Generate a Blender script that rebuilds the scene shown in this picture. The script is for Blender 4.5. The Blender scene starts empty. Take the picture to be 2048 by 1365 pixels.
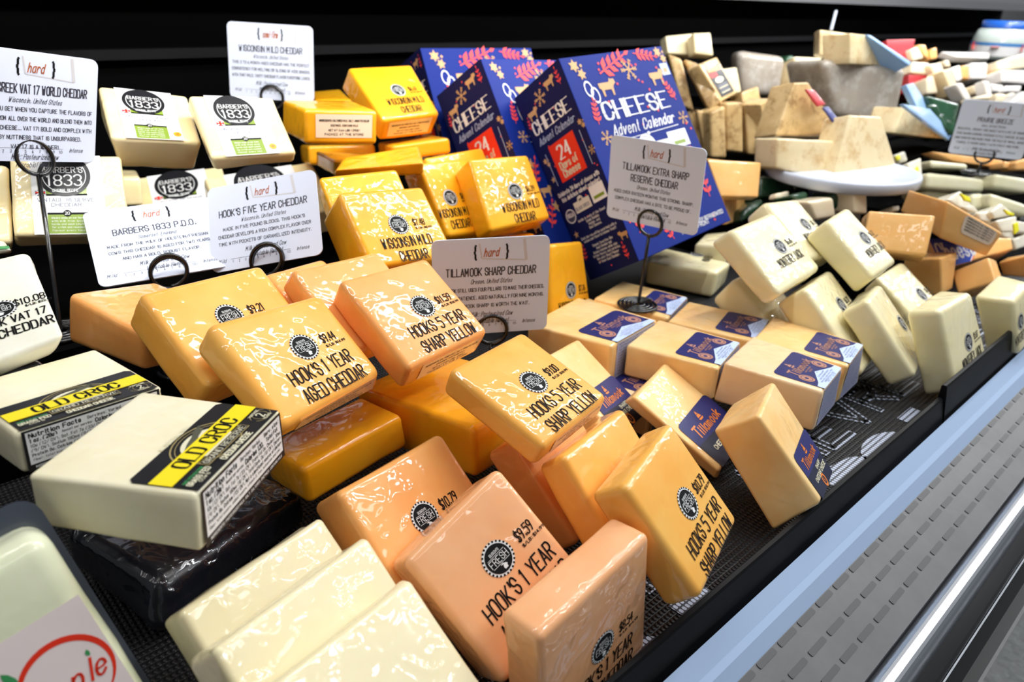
import bpy, bmesh, math, random
from mathutils import Vector, Matrix, noise
random.seed(7)
SC = bpy.context.scene
COL = SC.collection
# ---------------------------------------------------------------- camera, world, lights, exposure
EYE = Vector((0, 0, 1.337))
cam_d = bpy.data.cameras.new('camera'); cam = bpy.data.objects.new('camera', cam_d); COL.objects.link(cam)
R_ = Vector((0.731163, -0.68161, 0.028422)); D_ = Vector((-0.268093, -0.325395, -0.906777)); F_ = Vector((0.627317, 0.655382, -0.420652))
cam.matrix_world = Matrix(((R_.x, -D_.x, -F_.x, EYE.x), (R_.y, -D_.y, -F_.y, EYE.y), (R_.z, -D_.z, -F_.z, EYE.z), (0, 0, 0, 1)))
cam_d.sensor_width = 36; cam_d.lens = 1480 * 36 / 2048; cam_d.clip_start = .02
cam_d.dof.use_dof = True; cam_d.dof.focus_distance = .62; cam_d.dof.aperture_fstop = 7.0
SC.camera = cam
world = bpy.data.worlds.new('world'); SC.world = world; world.use_nodes = True
world.node_tree.nodes['Background'].inputs[0].default_value = (.86, .93, 1, 1)
world.node_tree.nodes['Background'].inputs[1].default_value = .27
def area(name, loc, target, sx, sy, power, color=(1, 1, 1)):
    d = bpy.data.lights.new(name, 'AREA'); d.shape = 'RECTANGLE'; d.size = sx; d.size_y = sy; d.energy = power; d.color = color
    o = bpy.data.objects.new(name, d); COL.objects.link(o); o.location = loc
    z = (Vector(loc) - Vector(target)).normalized(); x = Vector((1, 0, 0)); y = z.cross(x).normalized()
    o.matrix_world = Matrix(((x.x, y.x, z.x, loc[0]), (x.y, y.y, z.y, loc[1]), (x.z, y.z, z.z, loc[2]), (0, 0, 0, 1)))
    return o
area('case_led_strip', (1.2, .50, 1.98), (1.2, .62, .9), 3.6, .02, 22, (1, .985, .95))
area('canopy_led_strip', (1.2, .78, 1.50), (1.2, 1.30, 1.12), 3.6, .015, 20, (1, .985, .95))
for i, lx in enumerate((1.2, 1.7, 2.2, 2.9, 3.6, 4.4, 5.4, 6.6, 8.2, 10.5)):
    for ly in (-.75, .15):
        area('ceiling_lamp', (lx, ly + .3 * (i % 2), 2.9), (lx - (1.2 if lx > 3 else .3), .4, .9), .36, .032, 10 if lx < 3 else 18, (.97, .985, 1))
area('aisle_fill', (.9, -1.2, 3.1), (.9, .5, .9), 3.0, .12, 18, (.95, .975, 1))  # unseen fill light, added to brighten the upright sign cards
SC.view_settings.view_transform = 'Standard'; SC.view_settings.look = 'None'
SC.view_settings.exposure = -0.78; SC.view_settings.gamma = 1; SC.view_settings.use_curve_mapping = False

# ---------------------------------------------------------------- materials
MATS = {}
def nt(m):
    m.use_nodes = True; t = m.node_tree
    return t, t.nodes['Principled BSDF']
def mat(name, col, rough=.5, metal=0, coat=0, spec=.5, emit=None, trans=0, alpha=1):
    if name in MATS: return MATS[name]
    m = bpy.data.materials.new(name); t, b = nt(m)
    b.inputs['Base Color'].default_value = (*col, 1); b.inputs['Roughness'].default_value = rough
    b.inputs['Metallic'].default_value = metal; b.inputs['Coat Weight'].default_value = coat; b.inputs['Coat Roughness'].default_value = .08
    b.inputs['Specular IOR Level'].default_value = spec
    if trans: b.inputs['Transmission Weight'].default_value = trans
    if alpha < 1: b.inputs['Alpha'].default_value = alpha
    MATS[name] = m
    return m
def N(t, typ, **k):
    n = t.nodes.new(typ)
    for a, v in k.items():
        if a.startswith('i_'): n.inputs[a[2:].replace('_', ' ')].default_value = v
        else: setattr(n, a, v)
    return n
def cheese(name, c1, c2, sss=.12, coat=.85, crinkle=.5, mscale=22, rough=.42, spots=None, grain=.0):
    if name in MATS: return MATS[name]
    m = bpy.data.materials.new(name); t, b = nt(m); L = t.links
    tc = N(t, 'ShaderNodeTexCoord'); oi = N(t, 'ShaderNodeObjectInfo')
    off = N(t, 'ShaderNodeVectorMath', operation='ADD'); sc = N(t, 'ShaderNodeVectorMath', operation='SCALE'); sc.inputs['Scale'].default_value = 5
    cmb = N(t, 'ShaderNodeCombineXYZ')
    for i in range(3): L.new(oi.outputs['Random'], cmb.inputs[i])
    L.new(cmb.outputs[0], sc.inputs[0]); L.new(tc.outputs['Object'], off.inputs[0]); L.new(sc.outputs[0], off.inputs[1])
    n1 = N(t, 'ShaderNodeTexNoise', i_Scale=mscale, i_Detail=3.0, i_Roughness=.6); L.new(off.outputs[0], n1.inputs['Vector'])
    r = N(t, 'ShaderNodeValToRGB'); r.color_ramp.elements[0].position = .35; r.color_ramp.elements[1].position = .68
    r.color_ramp.elements[0].color = (*c1, 1); r.color_ramp.elements[1].color = (*c2, 1)
    L.new(n1.outputs['Fac'], r.inputs[0]); colo = r.outputs[0]
    if spots:
        n3 = N(t, 'ShaderNodeTexNoise', i_Scale=spots[1], i_Detail=4.0, i_Roughness=.7); L.new(off.outputs[0], n3.inputs['Vector'])
        r3 = N(t, 'ShaderNodeValToRGB'); r3.color_ramp.elements[0].position = .5; r3.color_ramp.elements[1].position = .68
        L.new(n3.outputs['Fac'], r3.inputs[0]); mx = N(t, 'ShaderNodeMix', data_type='RGBA'); L.new(r3.outputs[0], mx.inputs['Factor'])
        L.new(colo, mx.inputs['A']); mx.inputs['B'].default_value = (*spots[0], 1); colo = mx.outputs['Result']
    L.new(colo, b.inputs['Base Color'])
    b.inputs['Roughness'].default_value = rough; b.inputs['Specular IOR Level'].default_value = .3
    b.inputs['Subsurface Weight'].default_value = sss; b.inputs['Subsurface Radius'].default_value = (1, .55, .25); b.inputs['Subsurface Scale'].default_value = .006
    b.inputs['Coat Weight'].default_value = coat; b.inputs['Coat Roughness'].default_value = .06; b.inputs['Coat IOR'].default_value = 1.5
    # the cling film: fine crinkles and pimples that only the clear coat feels
    n2 = N(t, 'ShaderNodeTexNoise', i_Scale=62.0, i_Detail=1.0, i_Roughness=.4, i_Distortion=.7); L.new(off.outputs[0], n2.inputs['Vector'])
    v = N(t, 'ShaderNodeTexVoronoi', i_Scale=110.0); v.feature = 'SMOOTH_F1'; L.new(off.outputs[0], v.inputs['Vector'])
    a = N(t, 'ShaderNodeMath', operation='MULTIPLY_ADD'); a.inputs[1].default_value = .12; L.new(v.outputs['Distance'], a.inputs[0]); L.new(n2.outputs['Fac'], a.inputs[2])
    bp = N(t, 'ShaderNodeBump', i_Strength=min(1, crinkle * 1.5), i_Distance=.010); L.new(a.outputs[0], bp.inputs['Height']); L.new(bp.outputs[0], b.inputs['Coat Normal'])
    n4 = N(t, 'ShaderNodeTexNoise', i_Scale=24.0, i_Detail=1.0); L.new(off.outputs[0], n4.inputs['Vector'])
    mr = N(t, 'ShaderNodeMapRange', i_From_Min=.50, i_From_Max=.66, i_To_Min=.12, i_To_Max=min(1, crinkle * 1.35)); L.new(n4.outputs['Fac'], mr.inputs['Value']); L.new(mr.outputs[0], bp.inputs['Strength'])
    bp2 = N(t, 'ShaderNodeBump', i_Strength=.25 + grain, i_Distance=.0012); L.new(n2.outputs['Fac'], bp2.inputs['Height']); L.new(bp2.outputs[0], b.inputs['Normal'])
    MATS[name] = m
    return m
BLOCKS = {
 'A': ('hook',[0.1821,0.5186,1.1127,0.2917,0.5460,1.1014,0.3048,0.4759,1.0476,0.1965,0.4390,1.0518,0.1709,0.5264,1.0877,0.2859,0.5633,1.0816,0.3098,0.4918,1.0237,0.1912,0.4562,1.0317],(0.0046,0.0026)),
 'B': ('hook',[0.1583,0.5862,1.1213,0.2721,0.6151,1.1129,0.2866,0.5396,1.0560,0.1733,0.5108,1.0643,0.1505,0.6076,1.0899,0.2638,0.6367,1.0818,0.2788,0.5615,1.0250,0.1654,0.5327,1.0333],(-0.0035,0.0049)),
 'C': ('hook',[0.1321,0.7000,1.0933,0.2108,0.7171,1.0807,0.2424,0.6278,1.0710,0.1570,0.5916,1.0839,0.1207,0.6848,1.0547,0.2049,0.7210,1.0420,0.2358,0.6296,1.0324,0.1566,0.6061,1.0448],None),
 'D': ('hook',[0.3088,0.5434,1.1097,0.4126,0.5545,1.1063,0.4236,0.4735,1.0526,0.3190,0.4568,1.0525,0.3070,0.5602,1.0833,0.4095,0.5734,1.0815,0.4194,0.4881,1.0252,0.3185,0.4723,1.0252],(0.0058,-0.0005)),
 'E': ('hook',[0.2883,0.5898,1.1109,0.3917,0.6078,1.1037,0.4020,0.5310,1.0456,0.2975,0.5129,1.0529,0.2834,0.6077,1.0884,0.3881,0.6253,1.0807,0.3974,0.5480,1.0224,0.2929,0.5298,1.0297],None),
 'E2': ('hook',[0.2806,0.6308,1.0973,0.3530,0.6489,1.0932,0.3705,0.5809,1.0508,0.2959,0.5617,1.0547,0.2758,0.6436,1.0748,0.3504,0.6629,1.0709,0.3660,0.5938,1.0283,0.2915,0.5745,1.0322],None),
 'F': ('hook',[0.3183,0.4025,1.0749,0.4148,0.4205,1.0740,0.4314,0.3332,1.0404,0.3352,0.3124,1.0403,0.3148,0.4086,1.0517,0.4137,0.4296,1.0517,0.4344,0.3421,1.0177,0.3329,0.3212,1.0180],(0.0019,-0.0004)),
 'G': ('hook',[0.3240,0.5532,0.9944,0.4412,0.5730,0.9898,0.4664,0.4276,1.0013,0.3501,0.4094,1.0057,0.3227,0.5486,0.9441,0.4400,0.5688,0.9395,0.4654,0.4242,0.9509,0.3482,0.4039,0.9555],None),
 'H': ('hook',[0.2153,0.5314,0.9844,0.3216,0.5405,0.9913,0.3259,0.4791,0.9964,0.2213,0.4702,0.9897,0.2178,0.5287,0.9489,0.3239,0.5386,0.9557,0.3300,0.4786,0.9608,0.2227,0.4663,0.9542],None),
 'K': ('hook',[0.2319,0.2125,1.0025,0.3465,0.2206,1.0131,0.3565,0.2183,0.9013,0.2429,0.2103,0.8908,0.2304,0.2445,1.0015,0.3434,0.2525,1.0124,0.3544,0.2503,0.9005,0.2407,0.2422,0.8899],(0.0037,-0.0053)),
 'L': ('hook',[0.3462,0.2466,1.0367,0.4382,0.2747,1.0398,0.4602,0.2150,0.9682,0.3678,0.1868,0.9650,0.3391,0.2716,1.0182,0.4354,0.2987,1.0189,0.4540,0.2377,0.9469,0.3599,0.2092,0.9440],(0.0025,-0.0009)),
 'M': ('hook',[0.3480,0.3054,1.0316,0.4603,0.3377,1.0166,0.4714,0.2703,0.9378,0.3595,0.2376,0.9522,0.3417,0.3261,1.0117,0.4556,0.3598,0.9975,0.4629,0.2910,0.9188,0.3511,0.2583,0.9332],None),
 'N': ('hook',[0.3599,0.3693,1.0074,0.4603,0.4025,0.9992,0.4749,0.3378,0.9244,0.3743,0.3050,0.9332,0.3485,0.3931,0.9869,0.4508,0.4257,0.9773,0.4654,0.3610,0.9024,0.3648,0.3282,0.9113],None),
 'SO': ('hook',[0.1648,1.0139,0.9233,0.1829,1.0252,0.9213,0.1783,0.9809,0.9253,0.1583,0.9843,0.9262,0.1701,1.0478,0.9063,0.1854,1.0283,0.9071,0.1775,0.9798,0.9117,0.1581,0.9937,0.9117],None),
 'T1': ('till',[0.6194,0.4599,0.9841,0.7155,0.4863,0.9813,0.7369,0.3834,0.9807,0.6509,0.3593,0.9832,0.6204,0.4601,0.9447,0.7113,0.4854,0.9421,0.7394,0.3845,0.9413,0.6498,0.3595,0.9439],None),
 'T2': ('till',[0.6586,0.3583,0.9887,0.7642,0.3841,0.9811,0.7686,0.2761,0.9793,0.6828,0.2586,0.9856,0.6533,0.3614,0.9418,0.7510,0.3805,0.9347,0.7690,0.2749,0.9320,0.6824,0.2589,0.9383],None),
 'T3': ('till',[0.7528,0.3776,0.9822,0.8502,0.4048,0.9756,0.8626,0.2921,0.9732,0.7753,0.2730,0.9791,0.7505,0.3813,0.9334,0.8403,0.3993,0.9273,0.8562,0.2858,0.9246,0.7748,0.2763,0.9302],None),
 'T4': ('till',[0.7373,0.4868,0.9731,0.8262,0.5168,0.9676,0.8624,0.4141,0.9655,0.7708,0.3830,0.9711,0.7329,0.4858,0.9286,0.8250,0.5174,0.9230,0.8601,0.4145,0.9209,0.7681,0.3830,0.9265],None),
 'T5': ('till',[0.6702,0.6336,0.9498,0.7750,0.6517,0.9442,0.7770,0.5308,0.9459,0.6865,0.5170,0.9507,0.6749,0.6342,0.9218,0.7671,0.6481,0.9169,0.7841,0.5360,0.9177,0.7038,0.5295,0.9219],None),
 'T6': ('till',[0.7699,0.6371,0.9496,0.8647,0.6620,0.9466,0.8974,0.5623,0.9422,0.8001,0.5282,0.9451,0.7666,0.6355,0.9041,0.8635,0.6658,0.9011,0.8959,0.5620,0.8967,0.7990,0.5316,0.8996],None),
 'T7': ('till',[0.5648,0.5648,0.9898,0.6846,0.5933,0.9854,0.7025,0.4781,0.9864,0.5930,0.4602,0.9904,0.5749,0.5758,0.9403,0.6829,0.5926,0.9365,0.7009,0.4774,0.9375,0.5929,0.4606,0.9414],None),
 'T8': ('till',[0.5725,0.5033,0.9448,0.6668,0.5221,0.9410,0.6902,0.4216,0.9407,0.5944,0.4004,0.9446,0.5702,0.5019,0.9011,0.6659,0.5231,0.8972,0.6884,0.4213,0.8969,0.5927,0.4001,0.9008],None),
 'T10': ('till',[0.5470,0.3902,0.9727,0.6348,0.4153,0.9748,0.6605,0.3167,0.9210,0.5698,0.2954,0.9212,0.5473,0.4038,0.9603,0.6327,0.4232,0.9597,0.6586,0.3245,0.9058,0.5774,0.3016,0.9041],None),
 'T11': ('till',[0.5429,0.2545,1.0139,0.6318,0.2876,1.0041,0.6403,0.2167,0.9308,0.5671,0.1941,0.9433,0.5374,0.2923,0.9827,0.6135,0.3173,0.9711,0.6265,0.2497,0.8989,0.5404,0.2193,0.9100],None),
 'MJ1': ('jack',[0.8038,0.4573,1.0866,0.9131,0.4619,1.0904,0.9247,0.3874,1.0302,0.8033,0.3790,1.0234,0.7966,0.4809,1.0638,0.9156,0.4843,1.0666,0.9218,0.4068,1.0040,0.8114,0.4026,1.0006],(0.0116,0.0029)),
 'MJ2': ('jack',[0.9321,0.4867,1.0958,1.0271,0.4877,1.0865,1.0260,0.4074,1.0270,0.9276,0.4054,1.0359,0.9277,0.5100,1.0658,1.0266,0.5114,1.0564,1.0227,0.4301,0.9964,0.9243,0.4281,1.0054],(0.0113,0.0037)),
 'MJ3': ('jack',[0.9605,0.4100,1.0826,1.0425,0.4194,1.0861,1.0552,0.3403,1.0233,0.9614,0.3333,1.0221,0.9525,0.4317,1.0537,1.0430,0.4409,1.0568,1.0522,0.3636,0.9955,0.9657,0.3551,0.9928],(0.0148,0.0011)),
 'MJ6': ('jack',[0.8935,0.3128,1.0170,0.9883,0.3336,1.0094,0.9993,0.2593,0.9310,0.9028,0.2371,0.9378,0.8850,0.3369,0.9921,0.9813,0.3585,0.9848,0.9918,0.2841,0.9065,0.8982,0.2638,0.9143],(0.0276,-0.0021)),
 'MJ7': ('jack',[1.0732,0.3694,0.9896,1.1817,0.3753,0.9889,1.1854,0.2912,0.9265,1.0813,0.2838,0.9259,1.0746,0.3855,0.9597,1.1778,0.3949,0.9619,1.1842,0.3112,0.8996,1.0801,0.3037,0.8990],(0.0208,-0.0039)),
 'MJ8': ('jack',[0.9287,0.2408,1.0166,1.0303,0.2375,1.0160,1.0417,0.2026,0.9385,0.9339,0.1987,0.9225,0.9276,0.2765,1.0019,1.0314,0.2759,1.0074,1.0393,0.2346,0.9154,0.9313,0.2313,0.9009],(0.0076,-0.0098)),
 'MJ9': ('jack',[1.1250,0.2083,0.9889,1.1981,0.2099,0.9985,1.2216,0.1851,0.9251,1.1362,0.1830,0.9134,1.1178,0.2549,0.9837,1.2146,0.2563,0.9941,1.2225,0.2285,0.9107,1.1517,0.2260,0.8988],(-0.0234,0.0038)),
 'MJ0': ('jack',[0.9695,0.6973,0.9455,1.0536,0.7385,0.9466,1.0828,0.6050,0.9453,1.0207,0.5932,0.9447,0.9779,0.7014,0.9030,1.0489,0.7289,0.9038,1.0884,0.6139,0.9028,1.0134,0.5908,0.9020],(0.0396,-0.0071)),
 'MJ00': ('jack',[1.0700,0.6736,0.9634,1.1450,0.7012,0.9610,1.1887,0.6758,0.9639,1.0903,0.6238,0.9686,1.0680,0.6683,0.9268,1.1558,0.7088,0.9231,1.1783,0.6606,0.9282,1.0905,0.6200,0.9319],None),
 'W1': ('wisc',[0.3933,0.6805,1.1482,0.5023,0.6803,1.1398,0.4978,0.6142,1.0750,0.3890,0.6149,1.0837,0.3960,0.7233,1.1069,0.5002,0.7217,1.0977,0.4947,0.6557,1.0329,0.3859,0.6564,1.0416],(-0.0006,-0.0000)),
 'W2': ('wisc',[0.4295,0.7858,1.1406,0.5278,0.7669,1.1419,0.5190,0.7081,1.0865,0.4209,0.7265,1.0849,0.4376,0.8075,1.1178,0.5336,0.7888,1.1188,0.5234,0.7297,1.0629,0.4253,0.7481,1.0613],None),
 'W4': ('wisc',[0.6503,0.7763,1.1382,0.7524,0.7646,1.1348,0.7489,0.7094,1.0546,0.6413,0.7175,1.0520,0.6522,0.8095,1.1129,0.7565,0.7995,1.1123,0.7506,0.7428,1.0296,0.6462,0.7528,1.0301],(0.0073,-0.0022)),
 'W5': ('wisc',[0.7068,0.8232,1.0094,0.7671,0.7941,1.0126,0.7315,0.7226,1.0320,0.6712,0.7518,1.0287,0.7043,0.8137,0.9696,0.7646,0.7845,0.9728,0.7290,0.7131,0.9922,0.6687,0.7422,0.9889],None),
 'W6': ('wisc',[0.6196,1.0177,1.2370,0.7329,1.0147,1.2380,0.7247,0.9325,1.1732,0.6206,0.9326,1.1702,0.6211,1.0445,1.2046,0.7288,1.0415,1.2055,0.7258,0.9555,1.1378,0.6286,0.9582,1.1370],(0.0040,0.0011)),
 'W7': ('wisc',[0.4858,0.9697,1.2039,0.5898,0.9646,1.1972,0.5751,0.8753,1.1942,0.4754,0.8903,1.2010,0.4848,0.9757,1.1602,0.5845,0.9615,1.1535,0.5702,0.8737,1.1504,0.4741,0.8943,1.1573],(0.0046,0.0149)),
 'W8': ('wisc',[0.6620,1.2119,1.1809,0.7170,1.2068,1.1831,0.6761,1.1031,1.1784,0.6228,1.1342,1.1770,0.6624,1.2199,1.1367,0.7171,1.1962,1.1384,0.6801,1.1101,1.1344,0.6253,1.1337,1.1327],None),
 'W9': ('wisc',[0.5880,1.1276,1.1106,0.6831,1.0902,1.1095,0.6457,0.9945,1.1258,0.5506,1.0319,1.1269,0.5860,1.1235,1.0824,0.6812,1.0862,1.0813,0.6438,0.9904,1.0976,0.5486,1.0278,1.0987],None),
 'W10': ('wisc',[0.5468,1.0042,1.1245,0.6541,0.9927,1.1108,0.6110,0.9082,1.1134,0.5327,0.9273,1.1237,0.5560,1.0221,1.0992,0.6442,0.9919,1.0873,0.6239,0.9115,1.0872,0.5421,0.9442,1.0984],None),
 'W11': ('wisc',[0.5136,0.8670,1.1407,0.6087,0.8310,1.1526,0.5653,0.7617,1.1456,0.4760,0.8280,1.1350,0.5120,0.8814,1.1206,0.6041,0.8186,1.1316,0.5744,0.7742,1.1269,0.4881,0.8503,1.1169],None),
 'W12': ('wisc',[0.6591,1.0100,1.1248,0.7452,0.9799,1.1332,0.7156,0.8982,1.1427,0.6296,0.9284,1.1344,0.6603,1.0069,1.1017,0.7463,0.9767,1.1101,0.7168,0.8951,1.1196,0.6307,0.9252,1.1113],None),
 'W14': ('wisc',[0.7111,0.6721,1.0322,0.7848,0.6788,1.0209,0.7827,0.6477,0.9161,0.6875,0.6394,0.9321,0.6956,0.7176,1.0207,0.7908,0.7259,1.0046,0.7764,0.6938,0.9025,0.6812,0.6856,0.9185],(0.0001,-0.0131)),
 'Ba1': ('barb',[0.2609,0.9661,1.2338,0.3516,0.9447,1.2200,0.3332,0.8722,1.1767,0.2416,0.8886,1.1877,0.2621,0.9849,1.1960,0.3505,0.9695,1.1857,0.3290,0.8947,1.1411,0.2532,0.9087,1.1505],None),
 'Ba2': ('barb',[0.3349,0.8978,1.2267,0.4293,0.8801,1.2200,0.4196,0.8130,1.1649,0.3222,0.8251,1.1669,0.3362,0.9079,1.2086,0.4315,0.8960,1.2066,0.4225,0.8286,1.1513,0.3299,0.8367,1.1505],None),
 'Ba3': ('barb',[0.1503,0.9123,1.1754,0.2494,0.8876,1.1695,0.2280,0.8302,1.0961,0.1281,0.8590,1.1066,0.1539,0.9349,1.1592,0.2536,0.9072,1.1499,0.2318,0.8523,1.0793,0.1308,0.8807,1.0891],None),
 'Ba4': ('barb',[0.3568,1.2444,1.0647,0.4865,1.2044,1.0760,0.4613,1.1103,1.0198,0.3319,1.1511,1.0090,0.3675,1.2677,1.0217,0.4969,1.2269,1.0325,0.4721,1.1332,0.9767,0.3427,1.1739,0.9659],None),
 'Ba5': ('barb',[0.4245,1.1257,1.0783,0.5875,1.0928,1.0901,0.5721,0.9970,1.0359,0.4097,1.0298,1.0240,0.4330,1.1492,1.0346,0.5955,1.1165,1.0464,0.5800,1.0205,0.9921,0.4176,1.0533,0.9802],None),
 'Ba6': ('barb',[0.0811,0.9255,1.1791,0.1476,0.9129,1.1663,0.1271,0.8632,1.0982,0.0592,0.8756,1.1107,0.0819,0.9538,1.1576,0.1496,0.9415,1.1453,0.1283,0.8918,1.0772,0.0605,0.9041,1.0894],None),
 'Ba7': ('barb',[0.3039,1.2384,1.0878,0.3538,1.1964,1.0864,0.3373,1.1299,1.0906,0.2741,1.1425,1.0943,0.2967,1.2274,1.0480,0.3580,1.2093,1.0447,0.3326,1.1225,1.0505,0.2713,1.1406,1.0538],None),
 'VAT': ('vat',[0.0660,0.7129,1.1292,0.1115,0.7025,1.1352,0.1016,0.5706,1.1077,0.0496,0.5728,1.0990,0.0676,0.7143,1.1114,0.1159,0.7078,1.1186,0.0925,0.5801,1.0896,0.0536,0.5788,1.0825],(-0.0087,-0.0106)),
 'GW': ('green',[0.0865,0.7729,1.1291,0.1074,0.7708,1.1284,0.1001,0.7022,1.1382,0.0811,0.7173,1.1370,0.0862,0.7721,1.1234,0.1072,0.7700,1.1227,0.1036,0.7273,1.1288,0.0808,0.7165,1.1314],None),
 'DK': ('dark',[0.0549,0.6064,1.0862,0.0825,0.6042,1.0863,0.0861,0.5802,1.0884,0.0568,0.5750,1.0890,0.0544,0.6035,1.0597,0.0832,0.6057,1.0594,0.0856,0.5747,1.0621,0.0567,0.5726,1.0625],None),
 'OC1': ('croc',[0.0400,0.4279,1.0896,0.1226,0.4922,1.0869,0.1830,0.4103,1.0862,0.1030,0.3508,1.0889,0.0396,0.4293,1.0537,0.1217,0.4916,1.0510,0.1838,0.4118,1.0502,0.0995,0.3468,1.0530],None),
 'OC2': ('croc',[0.0285,0.5649,1.0913,0.1202,0.5846,1.0858,0.1362,0.4906,1.0861,0.0450,0.4764,1.0915,0.0268,0.5645,1.0622,0.1182,0.5814,1.0567,0.1347,0.4921,1.0569,0.0434,0.4760,1.0624],None),
 'BB': ('blackc',[0.0649,0.5648,0.9565,0.2105,0.6153,0.9430,0.2425,0.5099,0.9360,0.1013,0.4627,0.9492,0.0609,0.5659,0.9198,0.2067,0.6166,0.9063,0.2450,0.5160,0.8989,0.0900,0.4481,0.9128],None),
 'WB1': ('slab',[0.0830,0.3509,1.0180,0.1912,0.3819,1.0119,0.2086,0.3037,0.9222,0.1010,0.2728,0.9282,0.0766,0.3718,0.9989,0.1842,0.4025,0.9928,0.2016,0.3242,0.9030,0.0941,0.2934,0.9089],None),
 'WB2': ('slab',[0.0826,0.3023,1.0299,0.1975,0.3350,1.0205,0.2146,0.2538,0.9362,0.0980,0.2207,0.9458,0.0744,0.3223,1.0091,0.1910,0.3554,0.9995,0.2071,0.2739,0.9152,0.0906,0.2409,0.9248],None),
 'WB3': ('slab',[0.0881,0.2571,1.0350,0.1959,0.2868,1.0200,0.2104,0.1985,0.9480,0.1022,0.1688,0.9631,0.0796,0.2758,1.0114,0.1878,0.3054,0.9963,0.2020,0.2167,0.9240,0.0938,0.1870,0.9391],None),
 'AP': ('apple',[-0.0941,0.3770,1.0586,0.0373,0.3841,1.0821,0.0666,0.3260,0.9422,-0.0651,0.3186,0.9181,-0.0933,0.4202,1.0408,0.0384,0.4276,1.0649,0.0674,0.3692,0.9244,-0.0643,0.3618,0.9003],None),
 'CO1': ('colby',[1.1711,0.4381,1.0556,1.2175,0.3565,1.0582,1.1865,0.3463,1.0037,1.1428,0.4247,1.0026,1.2024,0.4589,1.0335,1.2482,0.3764,1.0346,1.2203,0.3612,0.9805,1.1757,0.4427,0.9805],None),
 'CO2': ('colby',[1.2810,0.3641,1.0683,1.3918,0.3022,1.0105,1.3781,0.3121,0.9720,1.2890,0.3625,1.0066,1.3353,0.4443,1.0640,1.4403,0.3851,1.0207,1.4267,0.3953,0.9761,1.3328,0.4476,1.0269],None),
 'CO3': ('colby',[1.3603,0.4010,0.9835,1.5186,0.3151,0.9773,1.5073,0.3046,0.9611,1.3521,0.3630,0.9417,1.3856,0.4427,0.9319,1.5421,0.3707,0.9384,1.5307,0.3431,0.9053,1.3743,0.4151,0.8988],None),
 'CO4': ('colby',[1.2774,0.3506,0.9803,1.3454,0.3469,0.9774,1.3244,0.3337,0.9205,1.2821,0.3352,0.9195,1.2855,0.4095,0.9598,1.3375,0.4082,0.9635,1.3367,0.3932,0.9030,1.2832,0.3955,0.9032],None),
 'CO5': ('colby',[1.3473,0.3492,0.9418,1.3504,0.3034,0.9789,1.3299,0.2774,0.9484,1.3287,0.3255,0.9141,1.3770,0.3434,0.9309,1.3806,0.2977,0.9691,1.3584,0.2692,0.9364,1.3555,0.3164,0.8988],None),
 'CO6': ('colby',[1.4748,0.3145,0.9396,1.4341,0.2651,0.9768,1.4349,0.2498,0.9373,1.4716,0.3016,0.9208,1.5015,0.3078,0.9466,1.4576,0.2519,0.9804,1.4555,0.2342,0.9461,1.4964,0.2871,0.9163],None),
 'CO7': ('colby',[1.1334,0.7108,1.0926,1.2595,0.6758,1.0798,1.2297,0.6547,1.0239,1.1431,0.6788,1.0330,1.1601,0.7304,1.0894,1.2570,0.6998,1.0721,1.2420,0.6730,1.0116,1.1378,0.7028,1.0241],None),
 'CO8': ('colby',[1.1708,0.6906,1.0265,1.2897,0.7131,1.0034,1.2667,0.6987,0.9656,1.1807,0.6809,0.9755,1.1691,0.7307,1.0146,1.2715,0.7508,0.9978,1.2664,0.7389,0.9525,1.1641,0.7188,0.9693],None),
 'Cal3': ('cal',[0.8056,0.7653,1.2618,1.0340,0.7601,1.2747,1.0466,0.5977,1.0253,0.8156,0.5983,1.0052,0.8080,0.8559,1.1980,1.0375,0.8535,1.2154,1.0547,0.6899,0.9647,0.8252,0.6923,0.9473],None),
 'Cal2': ('cal',[0.7729,0.8947,1.2536,0.9780,0.9042,1.2447,0.9755,0.7346,0.9857,0.7692,0.7248,0.9941,0.7645,0.9917,1.1895,0.9708,1.0015,1.1810,0.9682,0.8320,0.9220,0.7619,0.8222,0.9305],None),
 'Cal1': ('cal',[0.7783,1.0525,1.2585,1.0102,1.0296,1.2557,0.9949,0.9103,0.9864,0.7754,0.9317,0.9886,0.7981,1.1418,1.2222,1.0177,1.1204,1.2200,1.0031,0.9992,0.9466,0.7836,1.0206,0.9487],None),
 'K1': ('card',[0.1273,0.8477,1.2874,0.2430,0.8814,1.2669,0.2222,0.8902,1.1641,0.1066,0.8565,1.1846,0.1270,0.8488,1.2875,0.2427,0.8825,1.2671,0.2219,0.8912,1.1643,0.1063,0.8575,1.1847],None),
 'K2': ('card',[0.5227,1.1997,1.2927,0.6201,1.1126,1.2886,0.6066,1.1026,1.1785,0.5092,1.1897,1.1826,0.5235,1.2005,1.2925,0.6209,1.1135,1.2884,0.6074,1.1035,1.1783,0.5100,1.1906,1.1824],None),
 'K4': ('card',[0.3019,0.7940,1.1418,0.3858,0.7105,1.1676,0.3597,0.6609,1.0921,0.2758,0.7444,1.0663,0.3026,0.7946,1.1412,0.3866,0.7110,1.1670,0.3605,0.6614,1.0915,0.2765,0.7450,1.0656],None),
 'K5': ('card',[0.4537,0.6018,1.1031,0.5606,0.5316,1.1066,0.5666,0.5353,0.9930,0.4597,0.6054,0.9896,0.4543,0.6028,1.1032,0.5612,0.5326,1.1067,0.5673,0.5363,0.9931,0.4604,0.6064,0.9896],None),
 'K6': ('card',[0.7695,0.6287,1.1799,0.7962,0.5005,1.1778,0.8040,0.5039,1.0670,0.7773,0.6321,1.0690,0.7707,0.6289,1.1799,0.7974,0.5007,1.1779,0.8052,0.5041,1.0671,0.7785,0.6323,1.0691],None),
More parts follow.
